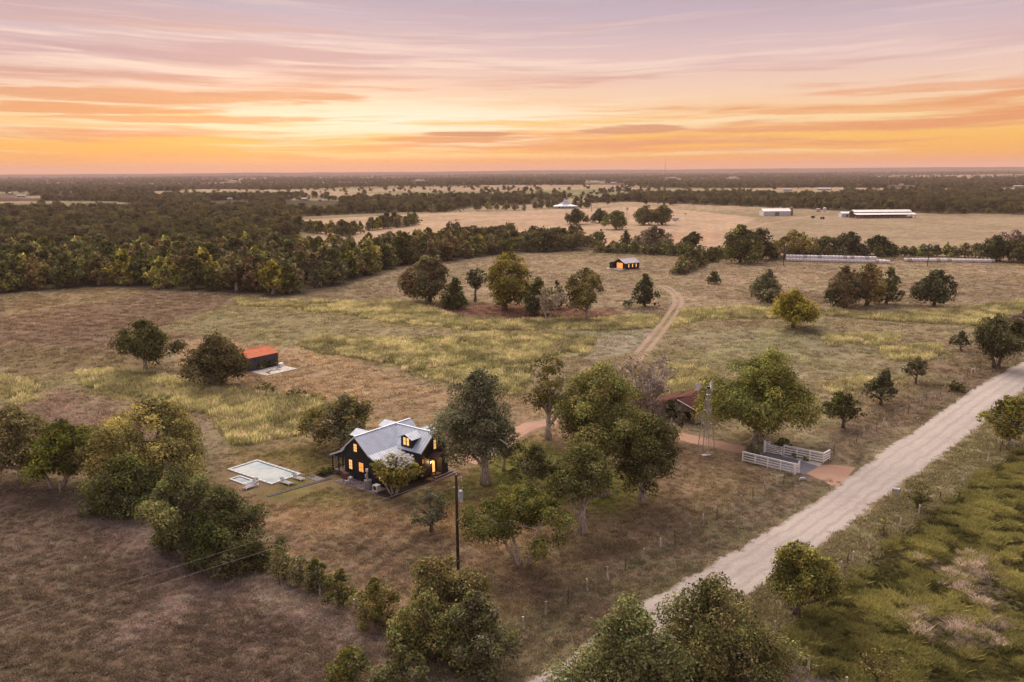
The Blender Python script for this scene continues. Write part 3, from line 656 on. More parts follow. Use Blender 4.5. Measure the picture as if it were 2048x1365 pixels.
# each tree of the photograph that can be told apart: base px, left, right, top px, crown start (fraction of height), form, colour, label
TREES = [
    # the field behind the shed and the shed oaks
    ('oak_tree', (292, 741), 244, 344, 637, .20, 'round', 'dark', 'dark green oak with a bare trunk standing alone in the ploughed field', dict(clumpy=1.2)),
    ('oak_tree', (433, 769), 376, 494, 663, .04, 'round', 'olive', 'full round olive oak reaching the ground beside the orange roofed shed', dict(clumpy=1.8)),
    # pond-side group
    ('oak_tree', (860, 604), 804, 912, 511, .10, 'round', 'grey', 'broad dark oak at the hedgerow end of the pond-side group', dict(tint2=('brown', .3))),
    ('juniper_tree', (912, 618), 881, 941, 554, .03, 'ovoid', 'cedar', 'dense dark juniper beside the broad pond-side oak', {}),
    ('oak_tree', (950, 604), 934, 978, 534, .35, 'vase', 'dark', 'slender upright oak with thin trunk in the pond-side group', {}),
    ('elm_tree', (1010, 620), 962, 1064, 504, .08, 'tall', 'yellow', 'tall yellow-green elm rising above the pond-side group', dict(clumpy=1.4, tint2=('olive', .4))),
    ('oak_tree', (1074, 628), 1042, 1110, 552, .05, 'ovoid', 'green', 'dark green leaning oak behind the pale bare tree', dict(tint2=('dark', .5))),
    ('juniper_tree', (1116, 618), 1094, 1132, 560, .04, 'ovoid', 'dark', 'small dark juniper behind the pale bare tree', {}),
    ('hackberry_tree', (1096, 639), 1070, 1130, 572, .22, 'vase', 'pale', 'pale half-bare tree with white stems at the pond edge', dict(dens=.5, twig=2, stems=2)),
    ('elm_tree', (1174, 639), 1128, 1214, 534, .22, 'tall', 'olive', 'open olive elm with a pale trunk at the end of the pond bank', dict(dens=.8, tint2=('yellow', .4))),
    ('juniper_tree', (1290, 615), 1261, 1318, 547, .03, 'cone', 'cedar', 'lone dense dark juniper beside the bend of the dirt track', {}),
    ('oak_tree', (1428, 568), 1414, 1444, 540, .05, 'bush', 'dark', 'small dark bush oak alone in the pasture beyond the track', {}),
    ('oak_tree', (1534, 607), 1502, 1567, 537, .05, 'ovoid', 'grey', 'grey-green oak in the pasture next to the bright green oak', {}),
    ('oak_tree', (1586, 656), 1542, 1632, 577, .16, 'round', 'bright', 'bright green oak with a short trunk in the pasture', dict(tint2=('yellow', .25), clumpy=1.3)),
    ('oak_tree', (1690, 616), 1650, 1728, 530, .08, 'round', 'brown', 'brown-green oak at the near end of the pasture clump', dict(tint2=('dark', .4))),
    ('oak_tree', (1733, 612), 1700, 1768, 524, .10, 'dome', 'olive', 'tall olive oak in the middle of the pasture clump', dict(tint2=('brown', .4))),
    ('juniper_tree', (1772, 608), 1752, 1802, 532, .06, 'ovoid', 'grey', 'grey-green juniper at the bale side of the pasture clump', {}),
    ('oak_tree', (1868, 613), 1830, 1904, 539, .12, 'round', 'dark', 'round dark oak standing alone before the hay bales', dict(clumpy=1.4)),
    # along the road fence
    ('oak_tree', (1992, 736), 1938, 2040, 626, .20, 'vase', 'dark', 'large uneven dark oak with several stems at the road fence', dict(stems=2, clumpy=.8, tint2=('grey', .3))),
    ('oak_tree', (2046, 676), 2018, 2080, 618, .08, 'round', 'purple', 'purplish brown oak beyond the large roadside oak', {}),
    ('live_oak', (1921, 702), 1904, 1940, 662, .28, 'dome', 'dark', 'smallest young live oak of the row along the road fence', {}),
    ('live_oak', (1831, 768), 1810, 1855, 713, .30, 'dome', 'dark', 'slim young live oak between the two ends of the fence row', {}),
    ('live_oak', (1761, 810), 1735, 1798, 738, .26, 'cone', 'dark', 'pointed young live oak in the row along the road fence', {}),
    ('live_oak', (1686, 856), 1647, 1723, 785, .28, 'dome', 'dark', 'wide young live oak nearest the white entrance fence', {}),
    ('evergreen_bush', (1906, 784), 1889, 1924, 760, .02, 'bush', 'green', 'dark round bush growing in the wire fence line', {}),
    ('oak_tree', (2016, 892), 1978, 2070, 797, .26, 'round', 'olive', 'olive roadside tree by the field gate across the road', dict(clumpy=1.2)),
    ('pecan_tree', (1513, 882), 1432, 1640, 696, .17, 'round', 'bright', 'huge spreading pecan with a stout trunk beside the windmill', dict(clumpy=2.2, tint2=('green', .55))),
    # grove by the house
    ('elm_tree', (972, 967), 868, 1042, 734, .24, 'ovoid', 'grey', 'tall grey-green elm towering beside the black house', dict(clumpy=2., tint2=('dark', .2))),
    ('elm_tree', (1007, 941), 985, 1046, 850, .3, 'vase', 'grey', 'small grey-green elm with a dark trunk behind the towering elm', {}),
    ('hackberry_tree', (1096, 878), 1052, 1142, 709, .30, 'tall', 'olive', 'tall thin open tree with a white trunk by the driveway', dict(dens=.75, twig=1, clumpy=.8)),
    ('elm_tree', (1206, 990), 1098, 1296, 722, .34, 'round', 'olive', 'largest olive elm in the middle of the grove', dict(clumpy=2.2, tint2=('green', .5))),
    ('hackberry_tree', (1276, 884), 1208, 1344, 704, .32, 'vase', 'purple', 'bare twiggy grey tree rising behind the grove', dict(dens=.16, twig=3, tint2=('olive', .3))),
    ('oak_tree', (1283, 1006), 1222, 1366, 826, .20, 'round', 'green', 'full green oak on the barn side of the grove', dict(clumpy=2., tint2=('bright', .2))),
    ('oak_tree', (1164, 1068), 1100, 1230, 884, .42, 'dome', 'green', 'oak with a long pale trunk leaning over the dry lawn', dict(clumpy=1.6, twig=1, dens=.9)),
    ('oak_tree', (1076, 978), 1022, 1116, 886, .28, 'dome', 'green', 'small oak with twin dark stems in front of the grove', dict(stems=2)),
    ('juniper_tree', (1046, 1132), 940, 1138, 968, .36, 'dome', 'green', 'flat-topped many-stemmed juniper nearest the utility pole', dict(stems=4, clumpy=1.8, tint2=('bright', .2))),
    ('live_oak', (863, 1064), 824, 898, 973, .14, 'round', 'grey', 'young grey-green live oak in the lawn by the utility pole', dict(dens=.9)),
    ('elm_tree', (684, 893), 600, 757, 788, .22, 'dome', 'grey', 'grey-green elm with a bent trunk behind the black house', dict(clumpy=1.4, tint2=('olive', .35), lean=1.)),
    ('juniper_tree', (1342, 884), 1316, 1368, 800, .06, 'ovoid', 'grey', 'dark grey-green juniper in front of the rusty barn', {}),
    ('field_bush', (530, 782), 508, 556, 766, .02, 'bush', 'olive', 'low olive bush at the tall grass edge below the shed slab', {}),
    ('field_bush', (590, 794), 566, 612, 779, .02, 'bush', 'green', 'low dark green bush in the tall grass edge behind the pool', {}),
    ('field_bush', (628, 800), 604, 652, 786, .02, 'bush', 'yellow', 'low yellowish bush beside the elm behind the house', {}),
    # left foreground hedge
    ('oak_tree', (44, 958), -20, 98, 812, .14, 'round', 'green', 'olive green oak at the open end of the foreground hedge', dict(clumpy=1.5, tint2=('olive', .4))),
    ('oak_tree', (115, 977), 74, 205, 838, .22, 'dome', 'green', 'oak with pale thin trunk next to the open end of the hedge', dict(clumpy=1.5, tint2=('dark', .3), stems=2)),
    ('chinaberry_tree', (322, 962), 196, 456, 793, .10, 'dome', 'olive', 'broad yellow-flecked tree rising over the foreground hedge', dict(clumpy=2., tint2=('yellow', .28))),
    ('hedge_shrub', (250, 1026), 190, 332, 905, .02, 'bush', 'dark', 'dark leafy shrub below the yellow-flecked tree', dict(clumpy=1.4, tint2=('green', .4))),
    ('hedge_shrub', (355, 1092), 282, 440, 930, .02, 'bush', 'green', 'tall green hedge shrub with pale dead twigs facing the pool', dict(clumpy=1.8, tint2=('grey', .4), twig=1)),
    ('hedge_shrub', (452, 1118), 368, 526, 972, .02, 'bush', 'cedar', 'dense dark juniper-like shrub at the pool end of the hedge', dict(clumpy=1.8, tint2=('grey', .3))),
    ('hedge_shrub', (510, 1136), 478, 548, 1084, .02, 'bush', 'dark', 'low dark bush under the power lines at the hedge end', {}),
    ('juniper_bush', (566, 1157), 544, 590, 1094, .02, 'ovoid', 'green', 'upright egg-shaped juniper bush in the boundary line', dict(tint2=('bright', .4))),
    ('boundary_bush', (600, 1170), 578, 628, 1118, .02, 'bush', 'grey', 'straggly grey-green bush next to the egg-shaped juniper', dict(dens=.8)),
    ('boundary_bush', (632, 1182), 600, 664, 1124, .02, 'bush', 'green', 'wider green bush in the middle of the boundary line', dict(tint2=('grey', .4))),
    ('juniper_bush', (678, 1206), 654, 706, 1144, .02, 'cone', 'green', 'pointed green juniper bush in the boundary line', dict(tint2=('bright', .3))),
    ('boundary_bush', (752, 1245), 714, 796, 1164, .02, 'bush', 'green', 'loose green bush beside the big boundary thicket', dict(tint2=('olive', .4), dens=.85)),
    # foreground thickets
    ('thicket_tree', (905, 1262), 800, 955, 1113, .06, 'tall', 'olive', 'tallest olive tree with pointed shoots in the boundary thicket', dict(clumpy=1.8, twig=1, tint2=('yellow', .3))),
    ('thicket_tree', (850, 1312), 780, 940, 1180, .02, 'bush', 'green', 'yellow-green shrub on the pasture side of the boundary thicket', dict(clumpy=1.8, tint2=('olive', .4))),
    ('thicket_tree', (955, 1322), 880, 1022, 1178, .03, 'bush', 'grey', 'grey-green shrub on the road side of the boundary thicket', dict(clumpy=1.8, tint2=('green', .5))),
    ('roadside_shrub', (700, 1405), 636, 770, 1296, .02, 'bush', 'grey', 'grey straggly shrub with dead twigs low in the pasture corner', dict(dens=.7, twig=1, tint2=('olive', .3))),
    ('roadside_shrub', (808, 1402), 750, 862, 1290, .02, 'bush', 'dark', 'dark green shrub with a grassy brown top in the pasture corner', dict(tint2=('grey', .4))),
    ('roadside_tree', (1265, 1425), 1135, 1370, 1195, .05, 'dome', 'olive', 'big olive roadside tree reaching over the gravel road', dict(clumpy=2., tint2=('green', .5), dens=.72, twig=1)),
    ('roadside_tree', (1430, 1400), 1290, 1545, 1150, .08, 'dome', 'green', 'dark leafy roadside tree with an airy crown beside the rail fence', dict(clumpy=1.7, tint2=('olive', .35), dens=.62, twig=1)),
    ('roadside_tree', (1592, 1232), 1526, 1664, 1080, .22, 'round', 'olive', 'bushy olive tree standing at the edge of the green field', dict(clumpy=1.8, tint2=('yellow', .2))),
    ('sapling', (1838, 1022), 1815, 1858, 965, .1, 'vase', 'olive', 'thin sapling on the field bank beyond the mailbox', dict(dens=.7)),
    ('sapling', (1767, 1076), 1754, 1780, 1030, .02, 'ovoid', 'olive', 'slim upright shrub beside a leaning fence post', {}),
    ('sapling', (1752, 1378), 1718, 1790, 1298, .3, 'vase', 'yellow', 'sparse yellow sapling at the edge of the green field', dict(dens=.4, twig=1)),
    # hedgerow trees behind the cabin and the bales
    ('hedgerow_tree', (1480, 526), 1440, 1520, 448, .06, 'dome', 'green', 'tall dark hedgerow tree beside the end of the bale row', dict(clumpy=1.4, tint2=('dark', .4))),
    ('hedgerow_tree', (1522, 520), 1490, 1546, 455, .06, 'round', 'dark', 'dark hedgerow tree close behind the tall one', {}),
    ('hedgerow_tree', (1585, 516), 1545, 1628, 459, .10, 'dome', 'brown', 'brownish open hedgerow tree behind the first bales', dict(tint2=('olive', .4), dens=.8)),
    ('hedgerow_tree', (1650, 512), 1622, 1680, 470, .08, 'round', 'grey', 'grey-green hedgerow tree behind the bale row', dict(tint2=('dark', .4))),
    ('hedgerow_tree', (1700, 512), 1668, 1728, 463, .08, 'dome', 'dark', 'dark peaked hedgerow tree behind the bale row', {}),
    ('hedgerow_tree', (1760, 512), 1734, 1784, 470, .08, 'round', 'dark', 'single dark tree at the gap in the bale row', {}),
    ('hedgerow_tree', (1990, 523), 1962, 2020, 470, .08, 'dome', 'dark', 'dark tree beyond the end of the bale row', {}),
    ('hedgerow_tree', (2018, 520), 2000, 2046, 458, .14, 'vase', 'purple', 'half-bare brownish tree beyond the end of the bale row', dict(dens=.6, twig=1)),
    ('hedgerow_tree', (2052, 526), 2026, 2090, 468, .08, 'dome', 'dark', 'wide dark tree at the far end of the bale hedgerow', {}),
    # hilltop trees in the far pasture
    ('hilltop_tree', (1152, 449), 1128, 1175, 417, .1, 'dome', 'dark', 'dark round tree in the far pasture near the ranch house', {}),
    ('hilltop_tree', (1199, 446), 1180, 1217, 416, .12, 'dome', 'dark', 'dark tree beside the farm windmill in the far pasture', {}),
    ('hilltop_tree', (1232, 459), 1206, 1258, 421, .12, 'dome', 'green', 'wide green tree in front of the far farm windmill', {}),
    ('hilltop_tree', (1288, 450), 1264, 1318, 410, .08, 'round', 'green', 'full green tree of the pair beside the white farm trailer', {}),
    ('hilltop_tree', (1324, 450), 1300, 1350, 410, .08, 'round', 'green', 'dark green tree of the pair beside the white farm trailer', {}),
    ('hilltop_tree', (1310, 498), 1266, 1346, 452, .06, 'dome', 'grey', 'grey-green hedge tree standing above the thin hedge', dict(tint2=('brown', .3))),
    ('hilltop_tree', (1254, 494), 1236, 1266, 460, .04, 'cone', 'dark', 'pointed dark juniper in the thin hedge', {}),
    ('hilltop_tree', (1387, 492), 1367, 1406, 463, .06, 'dome', 'dark', 'lone dark tree standing above the thin hedge', {}),
]
for i, (nm, (bx, by), x0, x1, yt, lo, prof, col, lab, kw) in enumerate(TREES):
    p = G2(bx, by); slant = math.hypot(math.hypot(*p), CAM_H)
    if 'bush' in nm and slant < 120: yt -= 8; x0 -= 6; x1 += 6
    h = height_at(p[0], p[1], yt) * .99; wd = (x1 - x0) * slant / F_PX * .98
    px = slant / F_PX * 2                         # metres per picture pixel
    leaf = float(np.clip(px * 1.08, .12, .55)) * (1.0 if wd > 3 else .85)
    cat = 'bush' if ('bush' in nm or 'shrub' in nm) else 'tree'
    # centre the crown on the photograph's left and right edges
    pale = col in ('pale', 'purple') or 'pale' in lab or 'white trunk' in lab or 'bare' in lab or (nm in ('elm_tree', 'oak_tree', 'juniper_tree', 'pecan_tree') and slant < 200)
    make_tree(nm, lab, p, h, wd, h * lo, prof, col, leaf, 100 + i, PALEBARK if pale else BARK, None, cat, 0,
              {**dict(lean=((x0 + x1) / 2 - bx) * slant / F_PX * .8), **kw})

# ---- crape myrtle in bloom before the house
cm = G2(788, 991)
mb, (V, Fc, C) = tree_data(5.6, 6.4, 1.5, 'vase', 'bright', .2, 901, clumpy=1.8, stems=4, tint2=('green', .4))
cm_t = thing('crape_myrtle', 'crape myrtle with white blossom in the mulch bed before the house', 'tree', (cm[0], cm[1], 0))
mb.obj('trunk', PALEBARK, cm_t, smooth=True); link('crown', np_mesh('crown', V, Fc, LEAF, C), cm_t)
rng = np.random.default_rng(5); n = 520
th = rng.uniform(0, 6.283, n); r = np.sqrt(rng.random(n)) * 2.3
Pb = np.stack([r * np.cos(th) + .5, r * np.sin(th) + .3, 5.15 - .17 * r * r + rng.normal(.3, .25, n)], 1)
V, Fc, C = leaves(Pb, np.tile([0, 0, 1.], (n, 1)), .17, rng, np.array([.74, .66, .64]), .12, aspect=.8)
link('blossom', np_mesh('blossom', V, Fc, LEAF, C), cm_t)

# ---- woodland and hedgerow trees: shared prototypes, the 300 that show largest as individuals
PROTO = []
for k, (prof, col, t2, hh, ww, lo) in enumerate([('dome', 'green', ('dark', .4), 10, 9.5, .8), ('round', 'dark', ('green', .3), 9.5, 8, .5), ('ovoid', 'grey', ('brown', .3), 9, 7, .5),
        ('dome', 'olive', ('yellow', .3), 10, 9, 1.0), ('round', 'brown', ('dark', .3), 10, 8.5, .7), ('cone', 'dark', None, 8, 6, .3), ('tall', 'olive', ('green', .4), 12, 8, 1.2), ('bush', 'grey', ('green', .3), 5.5, 7, .1)]):
    mb, (V, Fc, C) = tree_data(hh, ww, lo, prof, col, .46, 500 + k, clumpy=.9, **({'tint2': t2} if t2 else {}))
    PROTO.append((mb.mesh('trunk', PALEBARK if k in (3, 6) else BARK, True), np_mesh('crown', V, Fc, LEAF, C), ['green', 'dark', 'greyish', 'olive', 'brown', 'pointed dark', 'tall olive', 'low grey'][k], hh))
def scatter(pg, spacing, seed, xmin=-1e9):
    rng = np.random.default_rng(seed); lo = pg.min(0); hi = pg.max(0)
    nx = int((hi[0] - lo[0]) / spacing) + 1; ny = int((hi[1] - lo[1]) / spacing) + 1
    gx, gy = np.meshgrid(np.arange(nx), np.arange(ny)); P = np.stack([gx.ravel(), gy.ravel()], 1) * spacing + lo + rng.uniform(-.42, .42, (nx * ny, 2)) * spacing
    return P[sdist(P[:, 0], P[:, 1], pg) > 0]
cand = []
for i, (pg, sp) in enumerate(zip(WOODS, (9.2, 7.6, 10, 10, 10.5))): cand.append(scatter(pg, sp, 40 + i))
# thin lines of bushes: (pixel polyline, spacing m, low?)
LINES = [(((1200, 505), (1290, 509), (1381, 512), (1440, 516)), 5.0), (((1205, 500), (1300, 503), (1400, 507)), 6.0), (((1352, 549), (1375, 542), (1400, 530), (1425, 520), (1450, 516)), 4.2), (((1790, 512), (1880, 513), (1965, 516)), 4.0),
         (((575, 493), (630, 490), (690, 487), (705, 486)), 6.5), (((600, 462), (660, 470), (690, 473), (720, 466)), 7.), (((735, 462), (770, 458), (830, 451)), 7.5), (((760, 455), (800, 452), (836, 449)), 8.),
         (((740, 486), (790, 488), (835, 492)), 9.), (((1555, 520), (1640, 516), (1720, 514), (1780, 514)), 6.), (((870, 425), (890, 424)), 7.), (((955, 421), (990, 420), (1020, 421), (1060, 422)), 13.), (((1070, 418), (1095, 417), (1115, 416)), 9.), (((1150, 416), (1175, 417)), 10.), (((820, 424), (850, 425), (890, 424)), 9.)]
linepts = []
for pts, sp in LINES:
    pl = poly(*pts); d = np.r_[0, np.cumsum(np.hypot(*np.diff(pl, axis=0).T))]; t = np.arange(0, d[-1], sp)
    linepts.append(np.stack([np.interp(t, d, pl[:, 0]), np.interp(t, d, pl[:, 1])], 1) + RNG.normal(0, .9, (len(t), 2)))
LINELOW = {0: 7, 1: 7, 2: 7, 3: 7, 4: 7, 8: 7, 9: 7}
clear_of = [poly((0, 412), (120, 408), (330, 412), (300, 420), (100, 424), (0, 425)), poly((1060, 425), (1060, 400), (1180, 400), (1180, 425))]
P = np.vstack(cand)
for pg in clear_of: P = P[sdist(P[:, 0], P[:, 1], pg) < 0]
# individuals: those nearest; keep the photograph's front row as a line of its own
front = poly((0, 589), (171, 576), (239, 575), (393, 584), (547, 595), (632, 590), (690, 568), (776, 543), (811, 532), (908, 523), (1025, 508), (1130, 505), (1200, 500))
P = P[ldist(P[:, 0], P[:, 1], front) > 3.0]
ang = np.degrees(np.arctan2(P[:, 0], P[:, 1])); P = P[np.abs(ang) < 34]; R_ = np.hypot(P[:, 0], P[:, 1]); P = P[np.argsort(R_)]
allind = []
for li, lp in enumerate(linepts):
    for q in lp: allind.append((q, LINELOW.get(li), li))
n_wood = 300 - 20
wood_ind, wood_rest = P[:n_wood], P[n_wood:]
KINDW = np.array([.30, .18, .15, .16, .07, .06, .08, .0]); KINDW /= KINDW.sum()
def place_proto(k, q, s, rz, group, place, size='', sz=1.):
    tm, cmh, word, hh = PROTO[k]
    o = thing('woodland_tree', f'{size}{word.replace("tall ", "")} tree {place}', 'tree', (q[0], q[1], float(ground_z(q[:1], q[1:])[0])), rz, group)
    o.scale = (s, s, s * sz)
    link('trunk', tm, o); link('crown', cmh, o); return o
rng = np.random.default_rng(77)
def wood_place(q):
    d = ldist(q[:1], q[1:], front)[0]; x = q[0]; r = math.hypot(*q)
    side = 'beside the ploughed field' if x < -95 and r < 340 else 'behind the pond-side group' if -95 <= x < -20 else 'behind the cabin' if x >= -20 else 'beyond the ploughed field'
    row = 'at the front of the creek wood' if d < 9 else 'in the middle rows of the creek wood' if d < 24 else 'deep inside the creek wood'
    return f'{row} {side}'
for q in wood_ind:
    k = int(rng.choice(8, p=KINDW)); s_ = rng.uniform(.75, 1.25)
    place_proto(k, q, s_ * (1.2 if q[0] < -30 else 1.0), rng.uniform(0, 6.28), 'trees of the creek wood', wood_place(q), ('short ' if s_ < .9 else 'tall ' if s_ > 1.1 else 'mid-height '))
LINEWHERE = ['thin hedge between cabin and hilltop', 'thin hedge between cabin and hilltop', 'hedge spur beside the cabin track', 'low hedge beyond the second bale row', 'bush row by the wood clearing', 'tree line at the edge of the far pasture', 'tree clump in the far pasture', 'tree clump in the far pasture', 'loose bushes of the far pasture', 'hedge behind the long bale row', 'tree line before the ranch fields', 'spaced trees before the ranch house', 'trees hugging the ranch house', 'trees beside the ranch house yard', 'tree line before the ranch fields']
for q, low, li in allind:
    k = 7 if (low and rng.random() < .7) else int(rng.choice(8, p=KINDW)); s_ = rng.uniform(.75, 1.15)
    tm, cmh, word, hh = PROTO[k]; size = 'short ' if s_ < .88 else 'tall ' if s_ > 1.03 else ''
    lowb = k == 7
    o = thing('hedge_bush' if lowb else 'hedgerow_tree', f'{size}{word.replace("tall ", "") if size else word} {"bush" if lowb else "tree"} in the {LINEWHERE[li]}', 'bush' if lowb else 'tree', (q[0], q[1], 0), rng.uniform(0, 6.28), 'trees and bushes of the ' + LINEWHERE[li])
    s2 = s_ * (.72 if low and k != 7 else 1.); o.scale = (s2, s2, s2); link('trunk', tm, o); link('crown', cmh, o)
# ------------------------------------------------------------------ stuff: far woods, tall grass, weeds (instanced on points)
HIDDEN = []
def instancer(name, label, pts, scl, rot, kind, tint, protos, zs=None):
    """one stuff object: protos (mesh list) instanced on points by geometry nodes"""
    n = len(pts); me = bpy.data.meshes.new(name); me.vertices.add(n)
    V = np.zeros((n, 3), np.float32); V[:, :pts.shape[1]] = pts; me.vertices.foreach_set('co', V.ravel())
    for nm, typ, arr in (('scl', 'FLOAT_VECTOR', scl), ('rot', 'FLOAT', rot), ('kind', 'INT', kind), ('tint', 'FLOAT_COLOR', tint)):
        a = me.attributes.new(nm, typ, 'POINT')
        if typ == 'FLOAT_VECTOR': a.data.foreach_set('vector', np.asarray(arr, np.float32).ravel())
        elif typ == 'FLOAT_COLOR':
            c4 = np.ones((n, 4), np.float32); c4[:, :3] = arr; a.data.foreach_set('color', c4.ravel())
        else: a.data.foreach_set('value', np.asarray(arr, np.int32 if typ == 'INT' else np.float32))
    pc = bpy.data.collections.new(name + '_pieces')
    for i, m in enumerate(protos):
        po = bpy.data.objects.new(f'{name}_piece', m); pc.objects.link(po)
    t = bpy.data.node_groups.new(name, 'GeometryNodeTree')
    t.interface.new_socket('Geometry', in_out='INPUT', socket_type='NodeSocketGeometry'); t.interface.new_socket('Geometry', in_out='OUTPUT', socket_type='NodeSocketGeometry')
    gi = t.nodes.new('NodeGroupInput'); go = t.nodes.new('NodeGroupOutput'); ip = t.nodes.new('GeometryNodeInstanceOnPoints')
    ci = t.nodes.new('GeometryNodeCollectionInfo'); ci.inputs[0].default_value = pc; ci.inputs['Separate Children'].default_value = True; ci.inputs['Reset Children'].default_value = True
    def attr(nm, typ):
        a = t.nodes.new('GeometryNodeInputNamedAttribute'); a.data_type = typ; a.inputs[0].default_value = nm; return a.outputs[0]
    cx = t.nodes.new('ShaderNodeCombineXYZ'); t.links.new(attr('rot', 'FLOAT'), cx.inputs[2])
    ip.inputs['Pick Instance'].default_value = True
    t.links.new(gi.outputs[0], ip.inputs['Points']); t.links.new(ci.outputs[0], ip.inputs['Instance'])
    t.links.new(attr('kind', 'INT'), ip.inputs['Instance Index']); t.links.new(cx.outputs[0], ip.inputs['Rotation']); t.links.new(attr('scl', 'FLOAT_VECTOR'), ip.inputs['Scale'])
    t.links.new(ip.outputs[0], go.inputs[0])
    o = link(name, me); md = o.modifiers.new('scatter', 'NODES'); md.node_group = t
    return tag(o, label, None, None, 'stuff')

# scattered houses of the far country: base pixel, width in pixels, label
FH = [((22, 393), 11, 'tiny white house among the left far woods'), ((44, 397), 17, 'long white shed among the left far woods'), ((460, 402), 12, 'white house in a gap of the far creek wood'), ((610, 402), 17, 'white far house with two wings behind the creek wood'), ((640, 404), 8, 'small white outbuilding behind the creek wood'), ((465, 364), 34, 'low far barn on the left horizon fields'), ((1189, 366), 22, 'white far farmhouse beyond the ranch house'), ((1204, 371), 10, 'small far barn beyond the ranch house'), ((1227, 369), 14, 'far grey barn right of the ranch fields'), ((1575, 383), 20, 'white far shed above the barns'), ((1649, 382), 28, 'long white far barn above the tanks'), ((1802, 371), 10, 'tiny white far house above the pole barn'), ((2036, 376), 18, 'pale far house at the right tree line'), ((840, 363), 20, 'far pale house on the middle plain'), ((1345, 352), 26, 'long pale far barn below the mast'), ((1465, 354), 22, 'far pale farmstead on the horizon')]
FHP = []
for (px, py), wpx, lab in FH:
    p = G2(px, py); R_ = math.hypot(*p); FHP.append(p * min(1, 5200 / R_))
# far woods: coarse crowns, 1 to 9 km off
def coarse(seed, h, w):
    rng = np.random.default_rng(seed); nb = 9; th = rng.uniform(0, 6.28, nb); u = rng.random(nb)
    B = np.stack([np.cos(th) * w * .28 * (1 - .5 * u), np.sin(th) * w * .28 * (1 - .5 * u), h * (.28 + .5 * u)], 1); rb = w * rng.uniform(.2, .3, nb)
    idx = np.repeat(np.arange(nb), 34); n = len(idx); d = rng.normal(0, 1, (n, 3)); d /= np.linalg.norm(d, axis=1)[:, None]
    P = B[idx] + d * rb[idx][:, None] * rng.uniform(.7, 1.1, n)[:, None]; P[:, 2] = np.maximum(P[:, 2], .2)
    V, Fc, C = leaves(P, d, w * .085, rng, np.full(3, .9), .3, clump=np.clip(1 + rng.normal(0, .25, nb), .5, 1.6)[idx])
    return np_mesh('far_tree', V, Fc, TUFT, C)
FARP = [coarse(600 + i, h, w) for i, (h, w) in enumerate([(9, 9), (8, 10), (10, 8), (7.5, 8)])]
rng = np.random.default_rng(123)
N = 120000
a = np.radians(rng.uniform(-36, 36, N)); r = np.exp(rng.uniform(math.log(1050), math.log(9500), N))
X, Y = np.sin(a) * r, np.cos(a) * r
dens = far_wood(X, Y); keep = rng.random(N) < np.where(dens > .35, np.clip(dens, 0, 1) * np.clip(r / 2600, .25, 1.), .02)
X, Y, r = X[keep], Y[keep], r[keep]
P_ = np.vstack([np.stack([X, Y], 1), wood_rest]); R_ = np.hypot(P_[:, 0], P_[:, 1])
kk = np.ones(len(P_), bool)
for p in FHP:                       # open ground round each farmstead
    R0 = math.hypot(*p); da = np.abs(np.arctan2(P_[:, 0], P_[:, 1]) - math.atan2(p[0], p[1])) * R0; kk &= ~((da < 26 + R0 * .004) & (R_ > R0 * .78 - 60) & (R_ < R0 + 14))
P_ = P_[kk]; R_ = R_[kk]
# scattered woods right out to the ridge
a = np.radians(rng.uniform(-36, 36, 1200)); r2 = rng.uniform(8000, 9500, 1200); ridge = np.stack([np.sin(a) * r2, np.cos(a) * r2], 1)
P_ = np.vstack([P_, ridge]); R_ = np.hypot(P_[:, 0], P_[:, 1]); n = len(P_)
Z = ground_z(P_[:, 0], P_[:, 1]); sc = rng.uniform(.5, 1.4, n) * (1 + .9 * sstep(2500, 8000, R_))
pal = np.array([(.185, .185, .075), (.150, .145, .065), (.22, .185, .09), (.185, .15, .085), (.28, .245, .085)])
tint = pal[rng.integers(0, 5, n)] * rng.uniform(.6, 1.35, n)[:, None]
instancer('far_woodland', 'distant woodland and scattered trees fading towards the horizon', np.column_stack([P_, Z]), np.stack([sc, sc, sc * rng.uniform(.8, 1.1, n)], 1), rng.uniform(0, 6.28, n), rng.integers(0, 4, n), tint, FARP)
print('far trees', n)

# grass tufts
def tuft(seed, nblade, h, spread, w, lean=.5, seedhead=0.):
    rng = np.random.default_rng(seed); th = rng.uniform(0, 6.28, nblade); r = spread * np.sqrt(rng.random(nblade))
    b = np.stack([r * np.cos(th), r * np.sin(th), np.zeros(nblade)], 1); ph = rng.uniform(0, 6.28, nblade)
    t = np.stack([np.cos(ph), np.sin(ph), np.zeros(nblade)], 1); hh = h * rng.uniform(.55, 1.15, nblade)
    l = rng.normal(0, lean, (nblade, 2)) * hh[:, None] * .5
    top = b + np.column_stack([l, hh]); mid = b + np.column_stack([l * .35, hh * .55])
    V = np.stack([b - t * w, b + t * w, mid + t * w * (1.1 + seedhead), top, mid - t * w * (1.1 + seedhead)], 1).reshape(-1, 3); Fc = np.arange(nblade * 5).reshape(-1, 5)
    c = np.repeat(rng.uniform(.7, 1.25, nblade), 5)[:, None] * np.tile(np.array([.8, .8, .95, 1.15, .95]), nblade)[:, None] * np.ones(3)
    return np_mesh('tuft', V, Fc, TUFT, c)
TALLP = [tuft(700 + i, 14, 1.0, .55, .035, .45, .5) for i in range(4)]
pts = []; 
for i, (pg, dn) in enumerate(TALL):
    q = scatter(pg, .72, 70 + i); rr = np.hypot(q[:, 0], q[:, 1]); e = sdist(q[:, 0], q[:, 1], pg)
    nz = fbm(q[:, 0], q[:, 1], 12, 4, 50); k = rng.random(len(q)) < np.clip(dn * 1.1 * sstep(.30, .52, nz + .12 * (e > 2) ) * np.clip(1.5 - rr / 450, .3, 1), 0, 1)
    pts.append(q[k])
